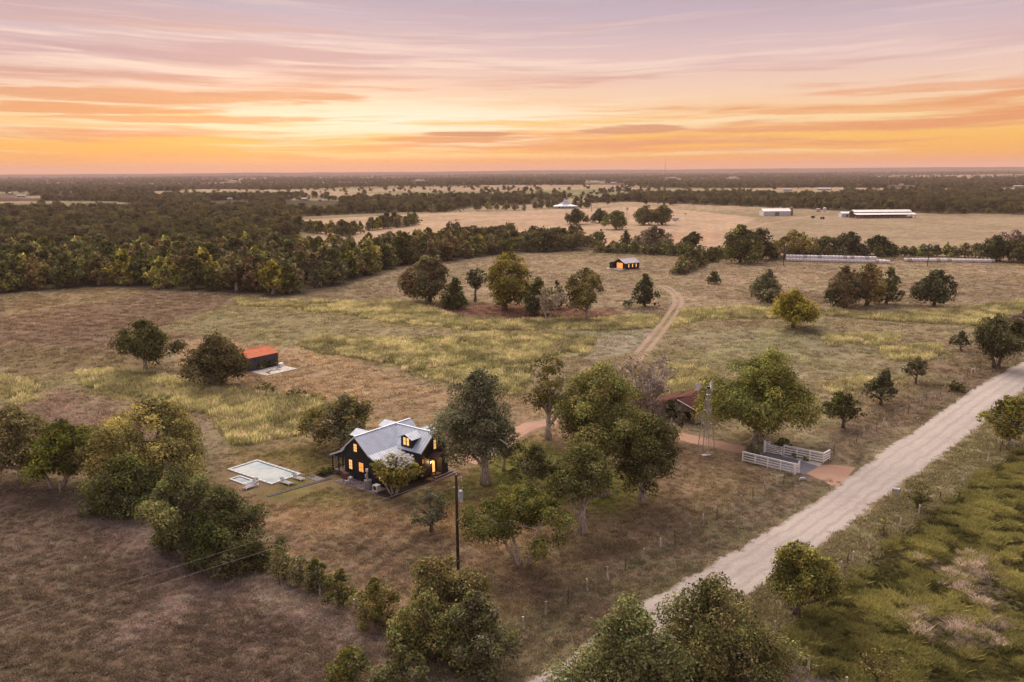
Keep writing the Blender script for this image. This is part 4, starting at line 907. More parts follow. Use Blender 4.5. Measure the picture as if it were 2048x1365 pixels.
q = np.vstack(pts); q = q[ldist(q[:, 0], q[:, 1], TRK) > 2.4]; n = len(q); s = rng.uniform(.7, 1.35, n) * (.75 + .5 * fbm(q[:, 0], q[:, 1], 7, 2, 51))
g1, g2, g3 = 1.55 * alb(186, 162, 108), 1.45 * alb(162, 144, 92), 1.6 * alb(192, 160, 122)
mixn = fbm(q[:, 0], q[:, 1], 9, 3, 52)[:, None]; tint = g1 * (1 - sstep(.45, .65, mixn)) + g2 * sstep(.45, .65, mixn); pk = rng.random(n) < .2; tint[pk] = g3
tint *= (rng.uniform(.7, 1.25, n) * (.7 + .6 * sstep(.3, .7, fbm(q[:, 0], q[:, 1], 4, 3, 55))))[:, None]
instancer('tall_grass', 'tall pale golden grass standing in drifts across the fields', q, np.stack([s * 1.1, s * 1.1, s], 1), rng.uniform(0, 6.28, n), rng.integers(0, 4, n), tint, TALLP)
print('tall', n)
# weeds of the green field
WEEDP = [tuft(720 + i, 60, .52, .46, .024, 1.0) for i in range(4)]
q = scatter(GREENFIELD, .36, 90); q = q[(np.hypot(*q.T) < 150) & (q[:, 0] < q[:, 1] * .68)]; nz = fbm(q[:, 0], q[:, 1], 5, 3, 60)
k = rng.random(len(q)) < .75 + .25 * sstep(.34, .5, nz); q = q[k]; nz = nz[k]; n = len(q)
tint = 1.75 * alb(116, 102, 56) * (1 - sstep(.4, .6, nz))[:, None] + 1.75 * alb(136, 118, 66) * sstep(.4, .6, nz)[:, None]
bloom = sstep(.50, .57, fbm(q[:, 0], q[:, 1], 8, 4, 64)) * sstep(0, 6, sdist(q[:, 0], q[:, 1], poly((1780, 1120), (1980, 1120), (2060, 1290), (1960, 1330), (1830, 1270))) + 3)
kb = rng.random(n) < bloom * .6; tint[kb] = 1.7 * alb(178, 146, 128)
cl = sstep(.3, .7, fbm(q[:, 0], q[:, 1], 1.7, 2, 61)); tint *= (rng.uniform(.7, 1.2, n) * (.55 + .9 * cl))[:, None]; s = rng.uniform(.6, 1.2, n) * (.45 + .85 * cl); s[kb] *= .9
instancer('field_weeds', 'feathery green weeds covering the field across the road', q, np.stack([s, s, s], 1), rng.uniform(0, 6.28, n), rng.integers(0, 4, n), tint, WEEDP)
print('weeds', n)
# verge weeds and short grass tussocks near the camera
SHORTP = [tuft(740 + i, 16, .16, .32, .03, 1.0) for i in range(4)]
a = np.radians(rng.uniform(-34, 34, 70000)); r = np.exp(rng.uniform(math.log(56), math.log(200), 70000)); q = np.stack([np.sin(a) * r, np.cos(a) * r], 1)
road = np.vstack([ROAD_L, ROAD_R[::-1]]); q = q[(sdist(q[:, 0], q[:, 1], road) < .15 + .5 * (rng.random(len(q)) < .15))]
q = q[sdist(q[:, 0], q[:, 1], GREENFIELD) < .5]
hl = np.stack([(q - HO) @ UU, (q - HO) @ VV], 1)
for (xa, xb, ya, yb) in ((-2.1, 11.6, -9.6, 6.8), (-10.9, -2.3, 7.7, 18.7), (-12.4, -1.5, 1.4, 5.6), (-11.5, -3.2, 5.8, 11.5)):
    kq = ~((hl[:, 0] > xa) & (hl[:, 0] < xb) & (hl[:, 1] > ya) & (hl[:, 1] < yb)); q = q[kq]; hl = hl[kq]
for dpl in (DRV, AP): q = q[ldist(q[:, 0], q[:, 1], dpl) > (4.2 if dpl is AP else 2.4)]
q = q[sdist(q[:, 0], q[:, 1], poly((1480, 905), (1530, 880), (1665, 905), (1640, 935), (1600, 955))) < 0]
q = q[rng.random(len(q)) < .62 + .38 * sstep(.35, .6, fbm(q[:, 0], q[:, 1], 3, 3, 66))]
n = len(q); tint = ground_colour(q[:, 0], q[:, 1]) * rng.uniform(1.4, 2.8, n)[:, None] * np.array([1.0, 1.0, .98]); s = rng.uniform(.6, 1.5, n)
verge = sdist(q[:, 0], q[:, 1], np.vstack([ROAD_R, ROAD_R[::-1] + np.array([8.5, -4.4])])) > .4
s[verge] *= 1.7; tint[verge] = 1.9 * alb(136, 116, 80) * rng.uniform(.7, 1.25, (verge.sum(), 1))
instancer('lawn_tussocks', 'short dry grass tussocks across the lawn and pasture', q, np.stack([s, s, s], 1), rng.uniform(0, 6.28, n), rng.integers(0, 4, n), tint, SHORTP)
# coarser tussocks over the middle fields
MIDP = [tuft(760 + i, 18, .34, .8, .06, 1.0) for i in range(4)]
a = np.radians(rng.uniform(-33, 33, 90000)); r = np.sqrt(rng.uniform(150 ** 2, 460 ** 2, 90000)); q = np.stack([np.sin(a) * r, np.cos(a) * r], 1)
q = q[(sdist(q[:, 0], q[:, 1], road) < -.3) & (ldist(q[:, 0], q[:, 1], TRK) > 2.2)]
for pg in WOODS[:2]: q = q[sdist(q[:, 0], q[:, 1], pg) < 0]
hl = np.stack([(q - HO) @ UU, (q - HO) @ VV], 1); q = q[~((hl[:, 0] > 31) & (hl[:, 0] < 40) & (hl[:, 1] > 61) & (hl[:, 1] < 76)) & ~((hl[:, 0] > 51) & (hl[:, 0] < 63) & (hl[:, 1] > -28) & (hl[:, 1] < -16))]
for dpl in (DRV,): q = q[ldist(q[:, 0], q[:, 1], dpl) > 2.6]
q = q[rng.random(len(q)) < .3 + .6 * sstep(.4, .62, fbm(q[:, 0], q[:, 1], 6, 4, 68))]
n = len(q); tint = ground_colour(q[:, 0], q[:, 1]) * rng.uniform(1.2, 2.6, n)[:, None] * np.array([1.02, 1.0, .96]); s = rng.uniform(.5, 1.4, n)
instancer('pasture_tussocks', 'rough grass tussocks scattered over the middle pastures', q, np.stack([s, s, s], 1), rng.uniform(0, 6.28, n), rng.integers(0, 4, n), tint, MIDP)
print('short', n, 'crown tris', GEN_TRIS)
# ------------------------------------------------------------------ the black farmhouse (local x along the main ridge, y towards the pool)
RUSTROOF = metal_roof('rusty_roof', (.22, .14, .12), .75, .1, rust=(.13, .06, .04), spec=.2)
BRICK = mat('patio_brick', tuple(alb(176, 146, 140)), .9, var=.25, vscale=6, bump=.3)
BRICKRED = mat('step_brick', tuple(alb(150, 116, 108)), .9, var=.25, vscale=6, bump=.3)
MULCH = mat('dark_mulch', (.03, .024, .022), 1., var=.3, vscale=8, bump=.8, bscale=25, spec=.05)
PAVER = mat('dark_paver', (.085, .075, .075), .9, var=.25, vscale=4)
GALV = mat('galvanised', (.42, .44, .46), .45, .6, var=.12)
STEEL = mat('weathered_steel', (.5, .46, .44), .5, .3, var=.15)
DARKMETAL = mat('dark_metal', (.05, .05, .055), .5, .3)
house = thing('farmhouse', 'black board farmhouse with galvanised metal roof and lit windows', 'house', (HO[0], HO[1], 0), HRZ)
def roof_plane(parent, quad, mat_, seam=.42, thick=.06, name='roof'):
    """quad: eave a, eave b, ridge b, ridge a; ribs run from eave to ridge"""
    o = MB().slab(quad, thick).obj(name, mat_, parent)
    if seam:
        a, b, c, d = [Vector(p) for p in quad]; n = max(2, int((b - a).length / seam)); m = MB()
        nr = (b - a).cross(d - a).normalized(); nr = -nr if nr.z < 0 else nr
        for i in range(n + 1):
            t = i / n; m.beam(a.lerp(b, t) + nr * .012, d.lerp(c, t) + nr * .012, .035, .05, up=nr)
        m.obj('seam', mat_, o)
    return o
def gable_roof(parent, axis, a, b, c, half, ze, zr, mat_=ROOF, seam=.42, oh=.18):
    f = (lambda t, w_, z: (t, c + w_, z)) if axis == 'x' else (lambda t, w_, z: (c + w_, t, z))
    k = (zr - ze) / half; zo = ze - k * oh; hw = half + oh
    for s in (-1, 1): roof_plane(parent, [f(a, s * hw, zo), f(b, s * hw, zo), f(b, 0, zr), f(a, 0, zr)], mat_, seam)
    cp = MB().beam(f(a, 0, zr + .03), f(b, 0, zr + .03), .24, .05); cp.obj('ridge_cap', mat_, parent)
    for t in (a, b):
        for s in (-1, 1): MB().beam(f(t, s * hw, zo - .07), f(t, 0, zr - .09), .05, .14).obj('rake_trim', WHITEPAINT if mat_ is ROOF and t == a else DARKFRAME, parent)
def window(parent, axis, c, u0, u1, z0, z1, out, pane=WARMPANE, bars=(1, 1), frame=DARKFRAME, name='window'):
    """window on the plane axis=c between u0..u1; out is the outward sign"""
    mk = (lambda d, u, z: (c + d * out, u, z)) if axis == 'x' else (lambda d, u, z: (u, c + d * out, z))
    def bx(m, d0, d1, a0, a1, b0, b1):
        p, q = mk(d0, a0, b0), mk(d1, a1, b1); return m.box(min(p[0], q[0]), max(p[0], q[0]), min(p[1], q[1]), max(p[1], q[1]), min(b0, b1), max(b0, b1))
    w_ = MB(); t = .07
    bx(w_, .004, .075, u0 - t, u0, z0 - t, z1 + t); bx(w_, .004, .075, u1, u1 + t, z0 - t, z1 + t); bx(w_, .004, .07, u0, u1, z1, z1 + t); bx(w_, .004, .07, u0, u1, z0 - t, z0)
    o = w_.obj(name, frame, parent)
    nu, nz = bars[0] + 1, bars[1] + 1
    for i in range(nu):
        for j in range(nz):
            a0 = u0 + (u1 - u0) * i / nu; a1 = u0 + (u1 - u0) * (i + 1) / nu; b0 = z0 + (z1 - z0) * j / nz; b1 = z0 + (z1 - z0) * (j + 1) / nz
            bx(MB(), .012, .028, a0 + .016, a1 - .016, b0 + .016, b1 - .016).obj('pane', pane, o)
    m = MB()
    for i in range(1, nu): u = u0 + (u1 - u0) * i / nu; bx(m, .016, .05, u - .018, u + .018, z0, z1)
    for j in range(1, nz): z = z0 + (z1 - z0) * j / nz; bx(m, .018, .046, u0, u1, z - .018, z + .018)
    if m.v: m.obj('glazing_bar', frame, o)
    bx(MB(), .004, .11, u0 - .1, u1 + .1, z0 - t - .05, z0 - t - .003).obj('sill', frame, o)
    return o
# walls
MB().box(.42, 10.7, -2.4, 2.4, 0, .42).obj('foundation', DARKFRAME, house)
wl = MB().prism([(-2.5, .38), (2.5, .38), (2.5, 4.12), (0, 6.22), (-2.5, 4.12)], 'x', .3, 10.85); wl.obj('wall', BLACKWOOD, house)
MB().prism([(8.07 - 2.55, .2), (8.07 + 2.55, .2), (8.07 + 2.55, 4.06), (8.07, 6.2), (8.07 - 2.55, 4.06)], 'y', -7.3, -.4).obj('wall', BLACKWOOD, house)
MB().prism([(-4.25, .2), (-2.52, .2), (-2.52, 4.1), (-4.25, 3.34)], 'x', .33, 5.5).obj('wall', BLACKWOOD, house)
# roofs
gable_roof(house, 'x', 0., 11.05, 0., 2.62, 4.22, 6.42)
gable_roof(house, 'y', -7.55, .0, 8.07, 2.68, 4.16, 6.40)
roof_plane(house, [(0.02, -4.62, 3.36), (5.5, -4.62, 3.36), (5.5, -2.70, 4.20), (0.02, -2.70, 4.20)], ROOF)
MB().beam((0.0, -4.62, 3.26), (0.0, -2.7, 4.12), .05, .14).obj('rake_trim', WHITEPAINT, house)
# dormers: front of the cross wing, far side of it, and two at the back of the main wing
def dormer(axis, c, face, back, out, lit=True):
    """face at coordinate face, running back to back; c centre across"""
    hw = 1.05; ze, zr = 5.72, 6.28
    prof = [(c - hw, 4.3), (c + hw, 4.3), (c + hw, ze), (c, zr - .12), (c - hw, ze)]
    ax = 'x' if axis == 'x' else 'y'
    MB().prism(prof, ax, min(face, back), max(face, back)).obj('dormer_wall', BLACKWOOD, house)
    f = (lambda t, w_, z: (t, c + w_, z)) if axis == 'x' else (lambda t, w_, z: (c + w_, t, z))
    fo = face + .32 * out
    for s in (-1, 1): roof_plane(house, [f(fo, s * 1.36, ze - .1), f(back, s * 1.36, ze - .1), f(back, 0, zr), f(fo, 0, zr)], ROOF, .42, .06, 'dormer_roof')
    if lit: 
        for s in (-1, 1): window(house, axis, face, c + s * .32 - .25, c + s * .32 + .25, 4.62, 5.72, out, WARMPANE, (0, 1))
dormer('x', -4.55, 5.5, 8.0, -1)
dormer('x', -4.40, 11.0, 8.1, 1, False)
dormer('y', 3.3, 2.75, .1, 1, False)
dormer('y', 8.8, 2.75, .1, 1, False)
# windows
window(house, 'x', .3, -.17, .50, 4.14, 5.26, -1, WARMPANE, (1, 2))
window(house, 'x', .3, .90, 1.58, 1.42, 2.78, -1, WARMPANE, (1, 2))
window(house, 'x', .3, -1.34, -.42, 1.44, 2.76, -1, WARMPANE2, (1, 1))
window(house, 'y', -7.3, 8.04, 8.56, 3.86, 5.2, -1, WARMPANE, (1, 2))
for u in (.25, .95, 1.75, 2.45, 3.2): window(house, 'y', -4.25, u, u + .5, 1.1, 2.2, -1, WARMPANE, (0, 1))
for u in (4.55, 5.0): window(house, 'y', -4.25, u - .15, u + .2, 1.3, 2.35, -1, WARMPANE, (0, 1))
window(house, 'y', -7.3, 5.72, 5.90, 2.4, 3.0, -1, WARMPANE2, (0, 0))
# entry: lit door under a rusty gabled hood, closet beside it, wall lantern
d = MB().box(7.55, 8.4, -7.36, -7.302, .5, 2.6).obj('door', DARKFRAME, house)
MB().box(7.66, 8.29, -7.375, -7.363, .62, 2.5).obj('pane', WARMPANE, d)
MB().box(8.5, 9.7, -8.45, -7.302, .2, 2.85).obj('entry_wall', BLACKWOOD, house)
for s in (-1, 1): roof_plane(house, [(8.25 + s * 1.55, -8.75, 2.86), (8.25 + s * 1.55, -7.32, 2.86), (8.25, -7.32, 3.62), (8.25, -8.75, 3.62)], RUSTROOF, .3, .05, 'hood_roof')
MB().beam((6.95, -8.6, .5), (6.95, -8.6, 2.86), .12).obj('hood_post', BLACKWOOD, house)
lt = MB().box(7.18, 7.32, -7.46, -7.32, 2.05, 2.4).obj('lantern', DARKFRAME, house)
MB().box(7.2, 7.3, -7.475, -7.462, 2.1, 2.34).obj('glass', mat('lantern_glass', (.9, .6, .3), .3, emit=((1., .55, .18), 9.)), lt)
pl = bpy.data.lights.new('lantern_light', 'POINT'); pl.energy = 60; pl.color = (1., .58, .22); pl.shadow_soft_size = .08
plo = bpy.data.objects.new('lantern_light', pl); COL.objects.link(plo); plo.parent = lt; plo.location = (7.25, -7.62, 2.2)
# pool-side porch
MB().box(.1, 6.0, 2.52, 5.1, .34, .5).obj('porch_floor', mat('porch_board', (.16, .11, .09), .8), house)
roof_plane(house, [(.0, 5.25, 2.84), (6.1, 5.25, 2.84), (6.1, 2.54, 3.98), (.0, 2.54, 3.98)], ROOF, .42, .07, 'porch_roof')
MB().beam((-.02, 5.25, 2.74), (-.02, 2.56, 3.88), .05, .14).obj('rake_trim', WHITEPAINT, house)
for (x, y) in ((.22, 4.98), (.22, 3.68), (2.1, 4.98), (4.0, 4.98), (5.85, 4.98)): MB().box(x - .07, x + .07, y - .07, y + .07, .5, 2.95).obj('porch_post', DARKFRAME, house)
MB().prism([(2.54, 2.75), (4.95, 2.75), (4.95, 2.82), (2.54, 3.84)], 'x', .18, .26).obj('porch_gable', BLACKWOOD, house)
MB().box(.19, .25, 2.55, 4.9, .52, .64).box(.19, .25, 2.55, 4.9, 1.2, 1.26).obj('porch_rail', DARKFRAME, house)
for x in (1.2, 3.0, 4.8): MB().box(x - .2, x + .2, 3.0, 4.6, .1, .33).obj('porch_pier', DARKFRAME, house)
# brick entry steps
st = thing('brick_steps', 'wide brick steps with pale edges leading to the entry', 'steps', (HO[0], HO[1], 0), HRZ)
for i in range(3):
    o = MB().box(6.3 + .45 * i, 10.7 - .3 * i, -9.25 + .5 * i, -8.78 + .5 * i if i < 2 else -7.5, .02, .17 * (i + 1)).obj('step', BRICKRED, st)
    MB().box(6.26 + .45 * i, 10.74 - .3 * i, -9.30 + .5 * i, -9.14 + .5 * i, .17 * (i + 1) + .003, .17 * (i + 1) + .05).obj('nosing', BRICK, o)
    for k in range(9): MB().box(6.34 + .45 * i + k * .47, 6.34 + .45 * i + k * .47 + .44, -9.13 + .5 * i, -8.8 + .5 * i, .17 * (i + 1) + .002, .17 * (i + 1) + .012).obj('brick', BRICKRED, o)
# brick patio, mulch beds, paver path
pt = MB().box(-1.9, .3, -5.7, 2.35, .004, .06).obj('patio', BRICK, None, loc=(HO[0], HO[1], 0), rz=HRZ); tag(pt, kind='structure')
bm_ = MB().box(0, .42, 0, .42, 0, .014).mesh('brick', BRICK); bm2 = MB().box(0, .42, 0, .42, 0, .016).mesh('brick', BRICKRED)
for i in range(5):
    for j in range(18): link('brick', bm_ if (i * 7 + j * 3) % 4 else bm2, pt, (-1.88 + i * .44, -5.66 + j * .442, .0605))
bed = MB().box(-1.7, 6.2, -8.6, -4.3, .003, .05).box(.1, 6.2, 5.15, 6.5, .003, .05).box(-2.0, .1, 4.6, 6.5, .003, .05).obj('mulch_bed', MULCH, None, loc=(HO[0], HO[1], 0), rz=HRZ); tag(bed, kind='structure')
be = thing('bed_edging', 'low dark edging round the mulch bed before the house', 'edging', (HO[0], HO[1], 0), HRZ)
for p, q in (((-1.8, -8.68), (6.25, -8.68)), ((-1.8, -8.68), (-1.8, -5.75))): MB().beam((p[0], p[1], .09), (q[0], q[1], .09), .1, .16).obj('edging_strip', PAVER, be)
pa = MB().box(-11.7, -1.95, 3.0, 3.75, .004, .03).obj('paver_path', PAVER, None, loc=(HO[0], HO[1], 0), rz=HRZ - .16); tag(pa, kind='structure')
slabm = MB().box(0, .62, 0, .62, 0, .03).mesh('paver', PAVER)
for i in range(14): link('paver', slabm, pa, (-11.6 + i * .69, 3.06, .031))
pa2 = MB().box(-3.4, -1.95, 3.9, 6.6, .004, .05).obj('paver_pad', mat('grey_slab', tuple(alb(138, 116, 110)), .9, var=.15), None, loc=(HO[0], HO[1], 0), rz=HRZ); tag(pa2, kind='structure')
# pool and spa
WATER = bpy.data.materials.new('pool_water'); WATER.use_nodes = True; t = NT(WATER.node_tree)
p = t.n('ShaderNodeBsdfPrincipled'); o = t.n('ShaderNodeOutputMaterial'); t.t.links.new(p.outputs[0], o.inputs[0])
co = t.n('ShaderNodeTexCoord').outputs['Object']
t.put(p.inputs['Base Color'], t.mix(t.sstep(.38, .62, t.noise(co, .22, 3, .5)), (.02, .12, .20), (.20, .25, .27)))  # pale and blue patches of sky reflection mixed into the water's base colour
p.inputs['Roughness'].default_value = .04; p.inputs['Specular IOR Level'].default_value = .5; p.inputs['IOR'].default_value = 1.14
b = t.n('ShaderNodeBump'); b.inputs['Strength'].default_value = .06; b.inputs['Distance'].default_value = .05; t.put(b.inputs['Height'], t.noise(co, 2.5, 3, .5)); t.put(p.inputs['Normal'], b.outputs[0])
COPING = mat('white_coping', tuple(alb(212, 196, 186)), .8, var=.06)
def pool(name, label, x0, x1, y0, y1, cw, rz=HRZ):
    o = thing(name, label, 'pool', (HO[0], HO[1], 0), rz)
    for q in ((x0 - cw, x1 + cw, y0 - cw, y0), (x0 - cw, x1 + cw, y1, y1 + cw), (x0 - cw, x0, y0, y1), (x1, x1 + cw, y0, y1)):
        n = max(2, int(max(q[1] - q[0], q[3] - q[2]) / .9)); lx = (q[1] - q[0]) >= (q[3] - q[2])
        for k in range(n):
            a, b_ = k / n, (k + 1) / n - .012 / 1
            if lx: m = MB().box(q[0] + (q[1] - q[0]) * a, q[0] + (q[1] - q[0]) * b_, q[2], q[3], .0, .15)
            else: m = MB().box(q[0], q[1], q[2] + (q[3] - q[2]) * a, q[2] + (q[3] - q[2]) * b_, .0, .15)
            m.obj('coping_stone', COPING, o)
    MB().box(x0 + .002, x0 + .03, y0, y1, .03, .13).box(x1 - .03, x1 - .002, y0, y1, .03, .13).box(x0 + .03, x1 - .03, y0 + .002, y0 + .03, .03, .13).box(x0 + .03, x1 - .03, y1 - .03, y1 - .002, .03, .13).obj('waterline_tile', mat('pool_tile', (.22, .30, .34), .3), o)
    MB().box(x0 + .031, x1 - .031, y0 + .031, y1 - .031, .02, .07).obj('water', WATER, o)
    return o
pool('swimming_pool', 'large rectangular pool with white coping reflecting the sky', -7.6, -3.2, 8.6, 18.0, .42)
pool('spa_pool', 'small square spa pool beside the large pool', -10.0, -8.75, 11.7, 14.4, .3)
# loungers
CUSH = mat('lounger_cushion', tuple(alb(176, 164, 160)), .9); 
def lounger(x, y, a, label):
    o = thing('sun_lounger', label, 'sun lounger', (*HL(x, y), 0), HRZ + a, 'white loungers by the pool')
    MB().box(-1., 1., -.36, -.28, .24, .32).box(-1., 1., .28, .36, .24, .32).box(-1.05, -1.0, -.36, .36, .24, .32).box(1., 1.05, -.36, .36, .24, .32).obj('frame', WHITEPAINT, o)
    MB().box(-.98, .4, -.26, .26, .30, .38).obj('seat', CUSH, o)
    MB().add([(.4, -.26, .33), (1.05, -.26, .66), (1.05, .26, .66), (.4, .26, .33), (.36, -.26, .41), (1.0, -.26, .74), (1.0, .26, .74), (.36, .26, .41)], [(0, 1, 2, 3), (7, 6, 5, 4), (0, 4, 5, 1), (1, 5, 6, 2), (2, 6, 7, 3), (3, 7, 4, 0)]).obj('backrest', CUSH, o)
    for sx in (-.95, .95):
        for sy in (-.32, .32): MB().box(sx - .035, sx + .035, sy - .035, sy + .035, 0, .24).obj('leg', WHITEPAINT, o)
lounger(-9.6, 10.6, .0, 'white lounger beside the spa, the one nearest the water'); lounger(-10.3, 9.6, .0, 'white lounger beyond the spa, the one farther from the water')
lounger(-6.5, 6.95, math.pi / 2 * 1.0, 'white lounger at the house end of the pool, nearer the paver path'); lounger(-4.4, 6.95, math.pi / 2, 'white lounger at the house end of the pool, nearer the house')
# things on the patio
tk = thing('stock_tank', 'grey galvanised tank with a white vent pipe on the patio', 'tank', (*HL(-1.1, -3.6), .075), HRZ)
MB().tube([(0, 0, 0), (0, 0, 1.15)], .5, 16).obj('drum', GALV, tk); MB().tube([(0, 0, 1.15), (0, 0, 1.2)], .53, 16).obj('rim', GALV, tk)
MB().tube([(0, .1, 1.2), (0, .1, 2.55)], [.13, .11], 8).obj('pipe', PALEBARK, tk); MB().tube([(0, .1, 2.4), (0, .1, 2.75)], [.2, .16], 8).obj('cap', WHITEPAINT, tk)
ac = thing('air_conditioner', 'white boxed air conditioner with dark fan on the patio end', 'air conditioner', (*HL(-1.0, -5.15), .075), HRZ)
MB().box(-.35, .35, -.42, .42, 0, .85).obj('case', WHITEPAINT, ac); MB().tube([(-.352, 0, .45), (-.37, 0, .45)], .3, 14).obj('fan_grille', DARKMETAL, ac)
gr = thing('covered_grill', 'grill under a brown-red cover on white wheeled legs', 'grill', (*HL(-1.2, .75), .075), HRZ)
MB().prism([(-.55, .5), (.55, .5), (.6, 1.0), (.35, 1.32), (-.35, 1.32), (-.6, 1.0)], 'x', -.35, .35).obj('cover', mat('maroon_cover', (.16, .07, .06), .8), gr)
for sx in (-.28, .28):
    for sy in (-.45, .45): MB().box(sx - .04, sx + .04, sy - .04, sy + .04, 0, .5).obj('leg', WHITEPAINT, gr)
kg = thing('kettle_grill', 'silver kettle grill on splayed white legs', 'grill', (*HL(-1.35, -.55), .075), HRZ)
MB().tube([(0, 0, .62), (0, 0, .72), (0, 0, .9), (0, 0, 1.05), (0, 0, 1.12)], [.16, .3, .34, .24, .05], 14).obj('bowl', GALV, kg)
for k in range(3): a = k * 2.094; MB().tube([(.12 * math.cos(a), .12 * math.sin(a), .66), (.36 * math.cos(a), .36 * math.sin(a), 0)], .03, 5).obj('leg', WHITEPAINT, kg)
ch = thing('patio_chair', 'small white slatted chair beside the kettle grill', 'chair', (*HL(-1.5, .1), .075), HRZ + .4)
MB().box(-.25, .25, -.25, .25, .4, .45).obj('seat', WHITEPAINT, ch); MB().box(.2, .25, -.25, .25, .45, .9).obj('backrest', WHITEPAINT, ch)
for sx in (-.22, .22):
    for sy in (-.22, .22): MB().box(sx - .03, sx + .03, sy - .03, sy + .03, 0, .4).obj('leg', WHITEPAINT, ch)
mbx = thing('meter_box', 'white meter box fixed to the black wall above the patio', 'meter box', (*HL(.3, -1.9), 0), HRZ)
MB().box(-.14, -.004, -.22, .22, .85, 1.3).obj('case', WHITEPAINT, mbx); MB().tube([(-.15, 0, 1.1), (-.19, 0, 1.1)], .09, 10).obj('dial', GALV, mbx)
# bed shrubs
k = 0
for (x, y, s, lab) in ((-.9, 5.6, .9, 'rounded green shrub in the bed by the porch'), (.3, 5.8, .7, 'small dark shrub against the porch corner'), (2.2, 5.8, .6, 'low shrub in the bed along the porch'), (4.6, -6.2, .8, 'low dark shrub in the bed beside the entry'), (6.4, -10.2, .0, '')):
    if s:
        pos = HL(x, y); make_tree('garden_shrub', lab, pos, s * 1.2, s * 2., .02, 'bush', 'green', .14, 930 + k, cat='bush'); k += 1
# ------------------------------------------------------------------ entrance, windmill, barn, shed, cabin
# white rail fences
def rail_fence(name, label, pts, h=1.45, rails=4, seed=0):
    o = thing(name, label, 'fence', (0, 0, 0))
    for i, p in enumerate(pts):
        MB().box(p[0] - .07, p[0] + .07, p[1] - .07, p[1] + .07, 0, h + .08).obj('post', WHITEPAINT, o)
    for p, q in zip(pts[:-1], pts[1:]):
        for k in range(rails):
            z = .28 + (h - .34) * k / (rails - 1); MB().beam((p[0], p[1], z), (q[0], q[1], z), .045, .16).obj('rail', WHITEPAINT, o)
        MB().beam((p[0], p[1], h + .10), (q[0], q[1], h + .10), .17, .035).obj('cap_rail', WHITEPAINT, o)
    return o
L4 = lambda a, b, n: [tuple(np.array(a) + (np.array(b) - np.array(a)) * i / n) for i in range(n + 1)]
fa, fb = (33.8, 119.1), (39.55, 113.75)
rail_fence('rail_fence', 'white four-rail entrance fence ending at the sign board', L4(fa, fb, 4))
ba, bb = (40.75, 122.0), (45.3, 118.15)
rail_fence('rail_fence', 'white four-rail entrance fence along the pale gravel bed', L4(ba, bb, 3) + [(46.8, 119.75)])
sg = thing('sign_board', 'white entrance sign board with dark lettering facing the road', 'sign', (0, 0, 0))
s0, s1 = np.array([39.65, 113.45]), np.array([40.62, 113.25]); s1 = s0 + np.array([.78, .72])
MB().box(s0[0] - .09, s0[0] + .09, s0[1] - .09, s0[1] + .09, 0, 1.7).obj('post', WHITEPAINT, sg); MB().box(s1[0] - .09, s1[0] + .09, s1[1] - .09, s1[1] + .09, 0, 1.75).obj('post', WHITEPAINT, sg)
MB().beam((*s0, .85), (*s1, .85), .05, 1.25).obj('board', WHITEPAINT, sg)
INK = mat('sign_ink', (.05, .06, .10), .7)
dv = (s1 - s0) / np.linalg.norm(s1 - s0); nv = np.array([dv[1], -dv[0]])
lt = MB()
for r_, (n_, z) in enumerate(((4, 1.22), (5, .86), (4, .5))):
    for k in range(n_):
        c_ = s0 + dv * (.22 + .62 * (k + .5) / n_) + nv * .03; lt.beam((*(c_ - dv * .045), z + .035 * ((k * 7 + r_) % 3 - 1)), (*(c_ + dv * .045), z + .05 * ((k * 5 + r_) % 3 - 1)), .012, .10)
lt.obj('lettering', INK, sg)
gt = thing('farm_gate', 'white wooden gate with diagonal brace standing open beside the drive', 'gate', (0, 0, 0))
g0, g1 = np.array([38.2, 123.25]), np.array([40.35, 121.65])
MB().box(g0[0] - .11, g0[0] + .11, g0[1] - .11, g0[1] + .11, 0, 1.95).obj('gate_post', WHITEPAINT, gt)
gs = g0 + (g1 - g0) * .08
for k in range(5): z = .2 + .27 * k; MB().beam((*gs, z), (*g1, z), .04, .11).obj('rail', WHITEPAINT, gt)
for q, zz in ((gs, 1.75), (g1, 1.4)): MB().beam((*q, .12), (*q, zz), .09, .11).obj('stile', WHITEPAINT, gt)
MB().beam((*gs, 1.7), (*g1, .25), .03, .10).obj('brace', WHITEPAINT, gt)
ob = thing('gate_opener', 'grey gate opener box on a short post behind the gate post', 'gate opener', (39.0, 123.6, 0))
MB().box(-.06, .06, -.06, .06, 0, 1.2).obj('post', STEEL, ob); MB().box(-.22, .22, -.16, .16, 1.2, 1.62).obj('case', mat('grey_box', (.5, .48, .47), .5), ob)
